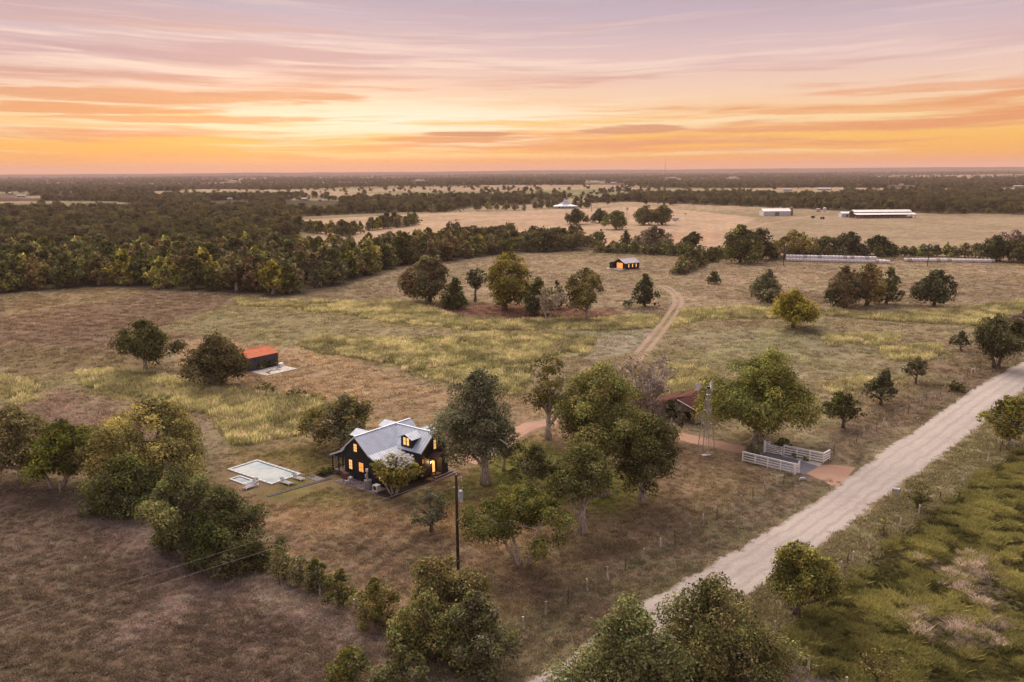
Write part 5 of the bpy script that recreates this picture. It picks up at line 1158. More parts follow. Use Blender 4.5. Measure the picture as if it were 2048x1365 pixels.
# paving pad and white gravel bed
padL = np.array([(37.6, 123.3), (40.2, 121.35), (44.2, 116.7)]); padR = np.array([(34.9, 119.2), (38.0, 116.6), (40.95, 113.35)])
strip_mesh('entrance_pad', padL, padR, .020, GREYMAT, 40, .05, 4, 21)
strip_mesh('gravel_bed', np.array([(40.5, 122.15), (43.0, 120.0), (45.2, 118.0)]), np.array([(40.15, 121.5), (42.3, 119.2), (44.2, 116.75)]), .024, WHITEGRAVEL, 40, .1, 4, 22)
for (x, y, s, w_, col, lab, sd_) in ((36.4, 122.6, 1.9, 2.6, 'grey', 'tall feathery grass clump at the inner end of the entrance fence', 1), (41.6, 125.3, 1.7, 3.0, 'dark', 'dark shrub behind the gap between gate and rail fence', 2), (41.75, 120.55, .75, .95, 'green', 'small round shrub in the gravel bed near the gate', 3), (43.1, 119.25, .75, .95, 'green', 'small round shrub in the gravel bed near the road', 4), (34.4, 119.6, 1.2, 1.5, 'green', 'green shrub behind the inner end of the entrance fence', 5), (35.6, 121.3, 1.3, 2.0, 'grey', 'grey-green grass clump inside the entrance fence', 6)):
    make_tree('entrance_shrub', lab, (x, y), s, w_, .02, 'bush', col, .15, 950 + sd_, cat='bush')
rk = thing('white_rock', 'pale limestone rock lying on the verge before the sign', 'rock', (*G2(1606, 961), 0))
m = MB(); m.tube([(-.55, 0, .02), (-.3, .1, .16), (.1, -.05, .24), (.5, .06, .1)], [.08, .22, .26, .08], 7); m.obj('stone', WHITEGRAVEL, rk)

# windmill
wm = thing('farm_windmill', 'grey steel farm windmill on a four-legged lattice tower', 'windmill', (29.15, 122.5, 0), rad(51))
HT = 10.2; b0, t0 = 1.0, .15
crn = [(-1, -1), (1, -1), (1, 1), (-1, 1)]
at = lambda c_, z: (c_[0] * (b0 + (t0 - b0) * z / HT), c_[1] * (b0 + (t0 - b0) * z / HT), z)
for c_ in crn: MB().beam(at(c_, 0), at(c_, HT), .085).obj('leg', STEEL, wm)
for z in (2.6, 4.9, 6.9, 8.5):
    for i in range(4): MB().beam(at(crn[i], z), at(crn[(i + 1) % 4], z), .05).obj('girt', STEEL, wm)
zs = (0.3, 2.6, 4.9, 6.9, 8.5)
for za, zb in zip(zs[:-1], zs[1:]):
    for i in range(4):
        MB().tube([at(crn[i], za), at(crn[(i + 1) % 4], zb)], .006, 4, False).obj('brace_rod', STEEL, wm); MB().tube([at(crn[(i + 1) % 4], za), at(crn[i], zb)], .006, 4, False).obj('brace_rod', STEEL, wm)
MB().tube([(0, 0, .1), (0, 0, HT)], .03, 6).obj('pump_rod', STEEL, wm)
MB().box(-.28, .28, -.28, .28, HT - .95, HT - .9).obj('platform', STEEL, wm)
MB().box(-.18, .3, -.14, .14, HT, HT + .35).obj('gearbox', DARKMETAL, wm)
HA = rad(3 - 51)
# wheel faces along local +x (edge-on to the lane), vane behind
wh = MB().tube([(.42, 0, HT + .18), (.56, 0, HT + .18)], .12, 8).rotz(HA).obj('wheel_hub', STEEL, wm)
for k in range(16):
    a0 = 2 * math.pi * k / 16; dirv = Vector((0, math.cos(a0), math.sin(a0))); tv = Vector((0, -math.sin(a0), math.cos(a0))); ctr = Vector((.49, 0, HT + .18))
    p0, p1 = ctr + dirv * .42, ctr + dirv * 1.02; w0, w1 = .07, .16; ax = Vector((.06, 0, 0))
    MB().add([p0 - tv * w0 - ax, p0 + tv * w0 + ax, p1 + tv * w1 + ax, p1 - tv * w1 - ax], [(0, 1, 2, 3)]).rotz(HA).obj('blade', mat('pale_blade', (.62, .6, .6), .45, .3), wh)
m = MB(); m.tube([Vector((.49, 0, HT + .18)) + Vector((0, math.cos(2 * math.pi * k / 16), math.sin(2 * math.pi * k / 16))) * .72 for k in range(17)], .016, 4, False); m.rotz(HA).obj('wheel_ring', STEEL, wh)
MB().beam((-.1, 0, HT + .22), (-1.15, 0, HT + .3), .04).rotz(HA).obj('vane_arm', STEEL, wm)
MB().prism([(-1.0, HT + .28), (-1.3, HT + .92), (-2.1, HT + .82), (-1.85, HT + .30), (-2.05, HT - .2), (-1.35, HT - .26)], 'y', -.008, .008).rotz(HA).obj('vane', mat('pale_vane', (.66, .66, .70), .45, .3), wm)
wb = thing('windmill_footing', 'low white stone slab at the foot of the windmill', 'slab', (*G2(1412, 912), 0), .4)
MB().box(-.7, .7, -.35, .35, 0, .18).obj('slab', CONCRETE, wb); MB().tube([(.2, 0, .18), (.2, 0, .5)], .09, 8).obj('pump_head', STEEL, wb)

# rusty barn
BARNWOOD = mat('grey_barn_board', (.20, .165, .145), .9, var=.25, vscale=3, stretch=(1, 1, .15), bump=.3)
PALEBARN = mat('pale_barn_board', (.42, .40, .40), .8, var=.18, vscale=3, stretch=(1, 1, .15))
bn = thing('old_barn', 'old plank barn with sagging rusty red metal roof and open bay', 'barn', (*HL(52.6, -22.8), 0), HRZ)
BR = metal_roof('red_rust_roof', (.125, .046, .036), .9, .0, rust=(.075, .03, .026), spec=.08)
ln = 9.2; sag = .28
def barn_plane(ya, za, yb, zb):
    a = [(-.35, ya, za), (ln / 2, ya, za - .08), (ln + .35, ya, za)]; r_ = [(-.35, yb, zb), (ln / 2, yb, zb - sag), (ln + .35, yb, zb + .25)]
    for i in range(2): roof_plane(bn, [a[i], a[i + 1], r_[i + 1], r_[i]], BR, .6, .05)
barn_plane(-3.7, 2.35, 0, 3.75); barn_plane(3.6, 2.5, 0, 3.75); barn_plane(6.4, 1.75, 3.55, 2.48)
for y0, y1 in ((-3.45, -2.45),):
    n = 4
    for k in range(n): MB().box(0, .05, y0 + (y1 - y0) * k / n + .01, y0 + (y1 - y0) * (k + 1) / n - .01, 0, 2.35 + .38 * (y0 + 3.45 + (y1 - y0) * k / n)).obj('plank', PALEBARN if k == 0 else mat('warm_barn_board', (.24, .15, .09), .9, var=.25, stretch=(1, 1, .15)), bn)
n = 24
for k in range(n):                                   # gable planks over the bay
    y0 = -2.44 + 4.9 * k / n; y1 = -2.44 + 4.9 * (k + 1) / n - .015; top = 3.62 - .378 * abs((y0 + y1) / 2)
    MB().box(0, .05, y0, y1, 2.05 + .03 * (k % 3), top).obj('plank', BARNWOOD, bn)
n = 18
for k in range(n): MB().box(0, .05, 2.48 + 3.7 * k / n, 2.48 + 3.7 * (k + 1) / n - .015, 0, 2.85 - .33 * (2.48 + 3.7 * k / n - 2.4) * .9).obj('plank', BARNWOOD, bn)
n = 26
for k in range(n): MB().box(.06 + ln * k / n, .06 + ln * (k + 1) / n - .015, -3.45, -3.40, 0, 2.36).obj('plank', PALEBARN, bn)
MB().box(.06, ln, 6.1, 6.15, 0, 1.75).box(ln - .06, ln, -3.4, 6.1, 0, 1.9).box(ln - .06, ln, -2.4, 2.4, 1.9, 2.7).obj('wall', BARNWOOD, bn)
for y in (-2.4, 2.4):
    for x in (.1, 4.6): MB().box(x, x + .15, y - .08, y + .08, 0, 2.9).obj('post', BARNWOOD, bn)
MB().beam((0, -2.4, 2.0), (0, 2.4, 2.0), .12, .18).obj('lintel', BARNWOOD, bn)
MB().beam((-.40, -3.75, 2.42), (-.40, 0, 3.84), .06, .10).obj('rake_trim', WHITEPAINT, bn)
tr = thing('parked_tractor', 'dark old tractor parked inside the open barn bay', 'tractor', (*HL(55.0, -22.6), 0), HRZ + math.pi)
MB().box(-1.1, .6, -.3, .3, .65, 1.25).obj('hood', mat('dark_red_paint', (.08, .03, .025), .5), tr); MB().box(.55, 1.1, -.35, .35, .7, 1.05).obj('seat', DARKMETAL, tr)
for (x, y, r_) in ((.8, .62, .68), (.8, -.62, .68), (-.9, .5, .4), (-.9, -.5, .4)):
    w_ = MB().tube([(x, y - .14, r_), (x, y + .14, r_)], r_, 16).obj('wheel', mat('tyre', (.02, .02, .02), .9), tr); MB().tube([(x, y - .15, r_), (x, y + .15, r_)], r_ * .45, 10).obj('rim', GALV, w_)
MB().tube([(-.5, .1, 1.25), (-.5, .1, 1.9)], .04, 6).obj('exhaust', DARKMETAL, tr)

# shed with orange roof
sh = thing('metal_shed', 'dark windowless shed with bright orange metal roof', 'shed', (*HL(31.6, 68.2), 0), HRZ)
OR = metal_roof('orange_roof', (.62, .185, .085), .75, .0, spec=.2)
SHW = mat('charcoal_sheet', (.075, .072, .085), .6, .1, var=.12)
MB().prism([(0, 0), (7.4, 0), (7.4, 2.95), (3.7, 3.95), (0, 2.95)], 'x', 0, 7.8).obj('wall', SHW, sh)
gable_roof(sh, 'x', -.15, 7.95, 3.7, 3.75, 3.02, 4.08, OR, .45, .12)
m = MB()
for k in range(31): m.box(.1 + k * .25, .14 + k * .25, -.03, -.002, .02, 2.9)
m.obj('wall_rib', SHW, sh)
d = MB().box(7.802, 7.85, 2.2, 5.2, .05, 2.5).obj('door', DARKMETAL, sh)
sl = MB().box(31.5, 39.55, 61.9, 67.9, .002, .12).obj('slab', CONCRETE, None, loc=(HO[0], HO[1], 0), rz=HRZ); tag(sl, kind='structure')
for k, (x, y, a, lab) in enumerate(((33.6, 64.2, .2, 'short dark board lying loose on the shed slab'), (34.8, 64.9, .5, 'pair-length brown board angled across the shed slab'), (36.2, 64.4, -.3, 'long brown plank in the middle of the shed slab'), (37.4, 65.6, .1, 'brown plank near the far corner of the shed slab'), (33.0, 63.2, 1.2, 'dark broken board at the near edge of the shed slab'))):
    o = MB().box(-.7 - .25 * (k % 3), .7, -.14, .14, .0, .07).obj('loose_board', mat('brown_board', (.13, .075, .05), .9, var=.3), None, loc=(*HL(x, y), .122), rz=HRZ + a); tag(o, lab, 'board')
cr = thing('white_crate', 'white box standing at the far corner of the shed slab', 'box', (*HL(39.0, 66.9), .122), HRZ); MB().box(-.5, .5, -.35, .35, 0, .6).obj('case', WHITEPAINT, cr); MB().box(-.53, .53, -.38, .38, .6, .66).obj('lid', WHITEPAINT, cr)
for k, (x, s, lab) in enumerate(((34.4, 1.6, 'leafy vine plant at the shaded end of the shed wall'), (35.7, 1.9, 'tallest vine plant in the middle of the shed wall'), (36.9, 1.5, 'bushy vine plant right of the middle of the shed wall'), (38.4, 1.7, 'vine plant near the doorless corner of the shed wall'))):
    make_tree('vine_plant', lab, HL(x, 67.98), s, 1.2, .05, 'cone', 'green', .2, 970 + k, cat='plant')

# cabin in the pasture
cb = thing('pasture_cabin', 'small dark cabin with glowing doors and a pale deck in the pasture', 'cabin', (49.1, 366.6, 0), rad(37))
MB().prism([(0, .3), (7, .3), (7, 2.9), (3.5, 4.5), (0, 2.9)], 'x', 0, 8.6).obj('wall', BLACKWOOD, cb)
gable_roof(cb, 'x', -.5, 8.9, 3.5, 3.55, 2.98, 4.66, metal_roof('cabin_roof', (.40, .37, .42), .5, .35), .6, .3)
MB().box(.1, 8.5, .1, 6.9, 0, .3).obj('foundation', DARKFRAME, cb)
MB().box(-3.6, -.02, -.6, 8.6, .28, .42).obj('deck', CONCRETE, cb)
for k in range(5): MB().box(-3.5, -3.3, -.5 + k * 2.2, -.3 + k * 2.2, 0, .28).obj('deck_pier', DARKFRAME, cb)
window(cb, 'x', 0, 1.5, 5.1, .5, 2.9, -1, WARMPANE2, (3, 0), name='glass_doors')
for x in (1.9, 4.2, 6.4): window(cb, 'y', 0, x, x + .55, .95, 2.4, -1, WARMPANE, (0, 1))
MB().box(-2.6, -.05, 6.4, 7.0, .42, 2.9).obj('side_wing', BLACKWOOD, cb); roof_plane(cb, [(-2.8, 7.2, 2.8), (-.55, 7.2, 2.8), (-.55, 5.6, 3.5), (-2.8, 5.6, 3.5)], MATS.get('x') or ROOF, .5, .05, 'wing_roof')
MB().box(-2.7, -2.55, 5.8, 5.95, .42, 3.2).obj('wing_post', BLACKWOOD, cb)
MB().box(8.62, 8.72, -.16, -.06, 0, 2.9).obj('downpipe', WHITEPAINT, cb)
for k, (y, lab) in enumerate(((2.0, 'white chair on the cabin deck before the glowing doors'), (3.2, 'white chair on the cabin deck beside the table'))):
    w_ = np.array([49.1, 366.6]) + np.array([math.cos(rad(37)) * -1.8 - math.sin(rad(37)) * y, math.sin(rad(37)) * -1.8 + math.cos(rad(37)) * y])
    o = thing('deck_chair', lab, 'chair', (*w_, .42), rad(37)); MB().box(-.35, .35, -.35, .35, .3, .42).obj('seat', WHITEPAINT, o); MB().box(.28, .36, -.35, .35, .42, .95).obj('backrest', WHITEPAINT, o)
    for sx in (-.3, .3):
        for sy in (-.3, .3): MB().box(sx - .04, sx + .04, sy - .04, sy + .04, 0, .3).obj('leg', WHITEPAINT, o)
# ------------------------------------------------------------------ poles, wires, wire fences, mailbox, bales, far farm buildings
POLEWOOD = mat('pole_wood', (.065, .042, .032), .9, var=.25, vscale=3, stretch=(1, 1, .2))
POSTWOOD = mat('post_wood', (.62, .51, .43), .95, var=.3, vscale=3, stretch=(1, 1, .3)); RUSTPOST = mat('rusty_post', (.10, .05, .04), .9, var=.2)
WIREM = mat('wire', (.62, .56, .54), .5, .2)
FWIRE = mat('fence_wire', (.16, .13, .12), .6, .3)
PC = mat('porcelain', (.6, .6, .62), .3)
P1 = G2(916, 1139); PH = 10.7
up = thing('utility_pole', 'dark wooden utility pole with grey transformer on the lawn', 'utility pole', (*P1, 0))
MB().tube([(0, 0, -.2), (0, 0, PH)], [.20, .135], 10).obj('pole', POLEWOOD, up)
tf = MB().tube([(.42, -.12, PH - 2.9), (.42, -.12, PH - 1.75), (.42, -.12, PH - 1.68)], [.27, .27, .2], 14).obj('transformer', mat('transformer_grey', (.46, .47, .50), .45), up)
for dx in (-.1, .12): MB().tube([(.42 + dx, -.12, PH - 1.7), (.42 + dx * 2, -.12, PH - 1.35)], [.05, .035], 6).obj('bushing', PC, tf)
MB().beam((0, 0, PH - 2.3), (.42, -.12, PH - 2.3), .06).obj('bracket', DARKMETAL, up)
MB().beam((0, 0, PH - .35), (.55, -.1, PH - .25), .06).obj('arm', POSTWOOD, up); MB().tube([(.55, -.1, PH - .75), (.55, -.1, PH - .1)], [.06, .05], 6).obj('insulator', PC, up); MB().tube([(0, 0, PH), (0, 0, PH + .18)], .05, 6).obj('insulator', PC, up); MB().tube([(-.14, -.12, PH - 1.3), (-.3, -.16, PH - 1.3)], .045, 6).obj('insulator', PC, up)
m = MB(); m.tube([(-.16 + .0 * k, -.14, .1 + (PH - 3.4) * k / 6) for k in range(7)], .03, 6); m.obj('conduit', STEEL, up)
m = MB(); m.tube([(-.16 + .42 * math.sin(a) * -1 * (math.sin(a) > -2), -.2, PH - 3.9 + .85 * math.cos(a)) for a in np.linspace(-2.9, 2.9, 18)], .018, 5, False); m.obj('cable_loop', DARKMETAL, up)
MB().box(-.42, -.28, -.3, -.16, .3, 1.1).obj('meter', mat('meter_grey', (.42, .36, .36), .6), up)
dirw = np.array([-26.2, -22.4]); dirw = dirw / np.linalg.norm(dirw)
for k, (off, z0, z1, lab) in enumerate(((np.array([-.25, -.1]), PH - 1.3, 9.6, 'lower pale power line running from the pole over the pasture'), (np.array([.1, -.05]), PH + .15, 10.4, 'upper pale power line running from the pole top over the pasture'))):
    a = P1 + off; b = a + dirw * 78; pts = []
    for i in range(25):
        t_ = i / 24; q = a + (b - a) * t_; pts.append((q[0], q[1], z0 + (z1 - z0) * t_ - 4 * .9 * t_ * (1 - t_)))
    m = MB(); m.tube(pts, .008, 4, False); tag(m.obj('power_line', WIREM), lab, 'power line')
def far_pole(px, by, ty, lab):
    p = G2(px, by); h = height_at(*p, ty); o = thing('utility_pole', lab, 'utility pole', (*p, 0))
    MB().tube([(0, 0, -.2), (0, 0, h)], [.2, .14], 8).obj('pole', POLEWOOD, o); MB().tube([(.3, -.2, h - 1.6), (.3, -.2, h - .7)], .24, 10).obj('transformer', PC, o); MB().tube([(0, 0, h), (0, 0, h + .25)], .07, 6).obj('insulator', PC, o)
far_pole(1567, 532, 485, 'distant utility pole at the near end of the bale row'); far_pole(1855, 534, 488, 'distant utility pole standing before the second bale row')
far_pole(1547, 424, 403, 'far utility pole behind the white barn'); far_pole(1637, 421, 404, 'far utility pole beyond the farm tanks')
far_pole(1183, 424, 398, 'far utility pole beside the ranch house')
# guy marker
o = thing('guy_wire', 'slanting guy wire with yellow guard on the lawn', 'guy wire', (0, 0, 0)); p0 = G2(1003, 1104); p1 = G2(992, 1081)
MB().tube([(*p0, 0), (p0[0] + (P1[0] - p0[0]) * .16, p0[1] + (P1[1] - p0[1]) * .16, 1.5)], .035, 6).obj('guard', mat('yellow_guard', (.45, .25, .03), .6), o)
MB().tube([(p0[0] + (P1[0] - p0[0]) * .16, p0[1] + (P1[1] - p0[1]) * .16, 1.5), (*P1, PH - 1.)], .008, 4, False).obj('cable', WIREM, o)
# wire fences: posts as parts, wires as parts
def wire_fence(lab, px, h=1.5, every=3, name='wire_fence', braces=(), wires=4):
    o = thing(name, lab, 'fence', (0, 0, 0)); P = [G2(*p) for p in px]
    for i, p in enumerate(P):
        hh = h * random.uniform(.9, 1.1); lx, ly = random.gauss(0, .06), random.gauss(0, .06)
        if i % every == 1: MB().beam((*p, -.1), (p[0] + lx, p[1] + ly, hh), .08, .08).obj('post', RUSTPOST, o)
        else: MB().tube([(*p, -.1), (p[0] + lx, p[1] + ly, hh)], [.11, .095], 7).obj('post', POSTWOOD, o)
    for k in range(wires):
        z = .3 + k * (h - .45) / max(wires - 1, 1); m = MB(); m.tube([(*p, z + random.uniform(-.03, .03)) for p in P], .0035, 3, False); m.obj('wire', FWIRE, o)
    for i, j in braces: MB().tube([(*P[i], h * .85), (*P[j], h * .85)], .06, 6).obj('brace_rail', POSTWOOD, o)
    return o
wire_fence('wire fence with thin posts along the lawn side of the road', ((983, 1300), (1012, 1282), (1046.6, 1260.6), (1091, 1232), (1136, 1207.5), (1175, 1182.6), (1216, 1161.7), (1250, 1141), (1287, 1121), (1320, 1103), (1350, 1086), (1379, 1069), (1406, 1053), (1434, 1040), (1457.6, 1029), (1483, 1013), (1506, 999), (1530, 984), (1553, 972), (1567, 968)), braces=((18, 19),))
wire_fence('wire fence running on from the entrance towards the big roadside oak', ((1657, 905), (1668, 909), (1682, 905), (1698, 893), (1713, 884), (1727, 875), (1740, 866), (1753, 863), (1767, 852), (1790, 838), (1816, 828), (1831, 818), (1842, 812), (1852, 805), (1862, 800), (1872, 795), (1881, 790), (1902, 779), (1924, 764), (1934, 757), (1942, 752), (1949, 748), (1960, 741), (1990, 724), (2030, 700)), braces=((0, 1), (20, 21)))
wire_fence('wire fence between the gravel road and the green field', ((1549, 1266), (1620, 1198), (1660, 1165), (1682, 1144), (1693.5, 1128), (1706, 1122), (1738, 1098), (1771, 1076), (1800, 1056), (1838, 1028), (1880, 1000), (1930, 962), (1975, 925), (2000, 905)), 1.2)
wire_fence('weathered corner brace of wooden posts and a rail below the roadside tree', ((1540, 1316), (1563, 1323), (1617, 1346), (1693, 1384), (1760, 1420)), 1.45, 9, 'corner_fence', ((1, 2),), 3)
wire_fence('boundary fence of grey posts hidden along the foreground hedge', ((120, 985), (240, 1035), (330, 1096), (468, 1136), (560, 1170), (640, 1190), (710, 1222), (780, 1262), (860, 1312)), 1.2)
wire_fence('wooden rail gate fence by the roadside tree across the road', ((1997, 892), (2004, 896), (2028, 899), (2046, 903), (2075, 908)), 1.3, 9, 'rail_gate_fence', ((0, 1), (1, 2), (2, 3)), 3)
mk = thing('marker_post', 'white utility marker plate with a red post beside the thicket', 'marker post', (*G2(982, 1322), 0))
MB().box(-.13, .13, -.02, .02, .1, 1.35).obj('plate', mat('marker_white', (.6, .58, .58), .5), mk); MB().box(-.03, .03, .03, .09, 0, 2.2).obj('post', mat('marker_red', (.25, .03, .025), .6), mk)
# mailbox
mb_ = thing('mailbox', 'grey metal mailbox on a pale post at the road edge', 'mailbox', (*G2(1792, 1001), 0), rad(150))
MB().box(-.07, .07, -.07, .07, 0, 1.15).obj('post', mat('pale_post', (.5, .45, .42), .8), mb_)
m = MB(); prof = [(-.24, 1.17), (.24, 1.17), (.24, 1.45)] + [(.24 * math.cos(a), 1.45 + .2 * math.sin(a)) for a in np.linspace(.4, math.pi - .4, 6)] + [(-.24, 1.45)]
m.prism(prof, 'x', -.35, .55); m.obj('box', mat('mailbox_grey', (.42, .44, .50), .4, .4), mb_); MB().box(.551, .57, -.2, .2, 1.2, 1.5).obj('lid', WHITEPAINT, mb_)
MB().box(-.3, .5, -.05, .05, 1.115, 1.165).obj('bracket', WHITEPAINT, mb_); MB().box(.2, .23, -.28, -.25, 1.3, 1.6).obj('flag', RUSTPOST, mb_)

# hay bales: wrapped white cylinders lying end to end
WRAP = mat('white_wrap', (.78, .75, .78), .45, var=.10, vscale=1.2, bump=.2, bscale=6); WRAP2 = mat('torn_wrap', (.46, .40, .38), .6, var=.25, vscale=1.5)
def bale_mesh(mt):
    m = MB(); n = 18; R = .84
    m.tube([(-.74, 0, R), (-.70, 0, R), (-.25, 0, R), (.25, 0, R), (.70, 0, R), (.74, 0, R)], [R * .86, R * .97, R, R * .99, R * .97, R * .86], n); return m.mesh('bale', mt, True)
BM = [bale_mesh(WRAP), bale_mesh(WRAP2)]; NETM = mat('net_wrap_end', (.30, .24, .17), .9, var=.3)
def end_mesh():
    m = MB(); m.tube([(-.745, 0, .84), (-.76, 0, .84)], .66, 16).tube([(.745, 0, .84), (.76, 0, .84)], .66, 16); return m.mesh('bale_end', NETM)
EM = end_mesh()
def bale(p, z, a, lab, torn=False):
    o = thing('hay_bale', lab, 'hay bale', (p[0], p[1], z), a, 'white wrapped hay bales in rows'); link('wrap', BM[1 if torn else 0], o); link('bale_end', EM, o)
def bale_row(p0, p1, lab, back=0, z=0, every=1.56, cut=0):
    a, b = G2(*p0), G2(*p1); d = b - a; L = np.linalg.norm(d); d /= L; nn = np.array([-d[1], d[0]]); ang = math.atan2(d[1], d[0]); n = int(L / every)
    for k in range(n - cut):
        q = a + d * (k + .5) * every + nn * (back + random.gauss(0, .08)); bale(q, z + 0, ang + random.gauss(0, .03), lab, random.random() < .12)
bale_row((1571, 523), (1782, 528), 'white wrapped hay bale in the front of the long row by the utility pole')
bale_row((1571, 523), (1782, 528), 'white wrapped hay bale stacked on top of the long row by the utility pole', .85, 1.42, 1.58, 3)
bale_row((1571, 523), (1782, 528), 'white wrapped hay bale in the back of the long row by the utility pole', 1.75, 0, 1.57, 1)
bale_row((1808, 524), (1991, 526), 'white wrapped hay bale in the single row beyond the gap')

# far farm buildings
def shed_building(name, lab, cat, p, ang, L, Wd, hw, hr, wallm, roofm, doors=()):
    o = thing(name, lab, cat, (*p, 0), ang)
    MB().prism([(-Wd / 2, 0), (Wd / 2, 0), (Wd / 2, hw), (0, hr - .1), (-Wd / 2, hw)], 'x', -L / 2, L / 2).obj('wall', wallm, o)
    for s in (-1, 1): MB().slab([(-L / 2 - .3, s * (Wd / 2 + .35), hw - .05), (L / 2 + .3, s * (Wd / 2 + .35), hw - .05), (L / 2 + .3, 0, hr), (-L / 2 - .3, 0, hr)], .12).obj('roof', roofm, o)
    for (ax, c_, u0, u1, z1) in doors:
        s = 1 if c_ > 0 else -1
        (MB().box(c_ + .02 * s - .01, c_ + .05 * s + .01, u0, u1, .05, z1) if ax == 'x' else MB().box(u0, u1, min(c_ + .01 * s, c_ + .06 * s), max(c_ + .01 * s, c_ + .06 * s), .05, z1)).obj('door', mat('far_door', (.18, .17, .18), .6), o)
    return o
WHITEW = mat('white_sheet', (.60, .58, .60), .55, var=.06); PALEROOF = metal_roof('pale_roof', (.66, .64, .66), .5, .3)
p = G2(1553, 432); shed_building('white_barn', 'long white metal barn on the far hill', 'barn', (p[0], p[1] + 5), rad(4), 26, 11, 4.3, 6.6, WHITEW, PALEROOF, (('x', 13, -2.5, 2.5, 3.8), ('y', -5.5, -2, 2, 3.4)))
p = G2(1694, 435); shed_building('small_shed', 'small white shed beside the long open pole barn', 'shed', (p[0], p[1] + 4), rad(3), 10, 7, 3.6, 4.8, WHITEW, PALEROOF, (('y', -3.5, -1, 1, 2.6),))
p = G2(1771, 437); pb = thing('pole_barn', 'very long open pole barn with two pale roof tiers', 'barn', (p[0], p[1] + 7, 0), rad(1.5))
MB().slab([(-27, -8, 3.3), (27, -8, 3.3), (27, -2, 4.6), (-27, -2, 4.6)], .12).obj('lower_roof', PALEROOF, pb); MB().slab([(-26, -1.6, 5.2), (26, -1.6, 5.2), (26, 4, 7.0), (-26, 4, 7.0)], .12).obj('upper_roof', PALEROOF, pb); MB().slab([(-26, 9, 5.0), (26, 9, 5.0), (26, 4, 7.0), (-26, 4, 7.0)], .12).obj('rear_roof', PALEROOF, pb)
MB().box(-26, 26, -1.75, -1.6, 4.5, 5.3).box(-26, 26, 8.5, 8.7, 0, 5).obj('wall', BARNWOOD, pb)
for k in range(14):
    x = -26 + 4 * k; MB().box(x - .14, x + .14, -7.6, -7.3, 0, 3.3).obj('post', BARNWOOD, pb); MB().box(x - .14, x + .14, -1.55, -1.25, 0, 5.2).obj('post', BARNWOOD, pb)
for k in range(22):
    x = -25 + 2.3 * k + random.uniform(-.5, .5); q = np.array([p[0], p[1] + 7]) + np.array([x, -4.5 + random.uniform(-1, 1)]); o = thing('stored_bale', 'brown hay bale stored in the shade of the pole barn', 'hay bale', (*q, 0), random.uniform(0, 3), 'brown bales under the pole barn'); link('bale', BM[1], o)
# machinery in the weeds
for k, (px, py, lab) in enumerate(((1626, 437, 'dark hay rake parked in the weeds before the barns'), (1645, 439, 'dark baler machine parked in the weeds before the barns'))):
    o = thing('farm_machine', lab, 'farm machine', (*G2(px, py), 0), .5 * k)
    MB().prism([(-1.2, .6), (1.2, .6), (1.0, 1.9), (-.6, 2.1)], 'x', -1.6, 1.4).obj('body', DARKMETAL, o); MB().beam((1.4, 0, .7), (3.4, 0, .6), .15).obj('drawbar', RUSTPOST, o)
    for s in (-1.35, 1.35): MB().tube([(-.4, s - .15, .6), (-.4, s + .15, .6)], .6, 12).obj('wheel', mat('tyre', (.02, .02, .02)), o)
def tank(px, py, ty, r_, lab, mt):
    p = G2(px, py); h = height_at(*p, ty); o = thing('farm_tank', lab, 'tank', (*p, 0)); MB().tube([(0, 0, 0), (0, 0, h * .85)], r_, 14).obj('drum', mt, o); MB().tube([(0, 0, h * .85), (0, 0, h)], [r_ * 1.04, r_ * .3], 14).obj('roof', mt, o)
tank(1649, 424, 415, 1.6, 'upright white tank near the far tree line', WHITEW); tank(1636, 424, 417, 2.4, 'low pinkish tank beside the white tank', mat('pink_tank', (.5, .38, .36), .7)); tank(1583, 431, 413, 1.4, 'brown silo rising behind the white barn', mat('brown_silo', (.34, .22, .18), .7)); tank(1561, 424, 414, .9, 'thin grey vent stack behind the white barn', GALV)
# ranch house with a pyramid metal roof
p = G2(1132, 418); rh = thing('ranch_house', 'ranch house with a tall pale pyramid metal roof among trees', 'house', (p[0], p[1] + 8, 0), rad(6))
MB().box(-12, 12, -6, 6, 0, 3).obj('wall', WHITEW, rh)
for q in ([(-14, -8, 2.8), (14, -8, 2.8), (4.5, -1.5, 5.2), (-4.5, -1.5, 5.2)], [(14, -8, 2.8), (14, 8, 2.8), (4.5, 1.5, 5.2), (4.5, -1.5, 5.2)], [(14, 8, 2.8), (-14, 8, 2.8), (-4.5, 1.5, 5.2), (4.5, 1.5, 5.2)], [(-14, 8, 2.8), (-14, -8, 2.8), (-4.5, -1.5, 5.2), (-4.5, 1.5, 5.2)]): MB().slab(q, .15).obj('roof', ROOF, rh)
for s in (-1, 1): MB().slab([(-4.6, s * 1.7, 5.1), (4.6, s * 1.7, 5.1), (2.2, 0, 9.2), (-2.2, 0, 9.2)], .15).obj('roof', ROOF, rh); MB().slab([(s * 4.6, -1.7, 5.1), (s * 4.6, 1.7, 5.1), (s * 2.2, 0, 9.2)], .15).obj('roof', ROOF, rh)
for x in (-8, -4, 0, 4, 8): o = MB().box(x - .8, x + .8, -6.06, -6.01, .9, 2.3).obj('window', mat('far_glass', (.06, .06, .08), .2), rh)
for x in (-13, -6.5, 0, 6.5, 13): MB().box(x - .12, x + .12, -7.6, -7.4, 0, 2.8).obj('porch_post', WHITEW, rh)
p = G2(1350, 442); tl = thing('farm_trailer', 'small white trailer beside the pair of hilltop trees', 'trailer', (*p, 0), .1)
MB().box(-3, 3, -1.2, 1.2, .5, 3.0).obj('body', WHITEW, tl)
for x in (-1.2, .2): MB().tube([(x, -1.25, .45), (x, -1.05, .45)], .45, 10).obj('wheel', mat('tyre', (.02, .02, .02)), tl)
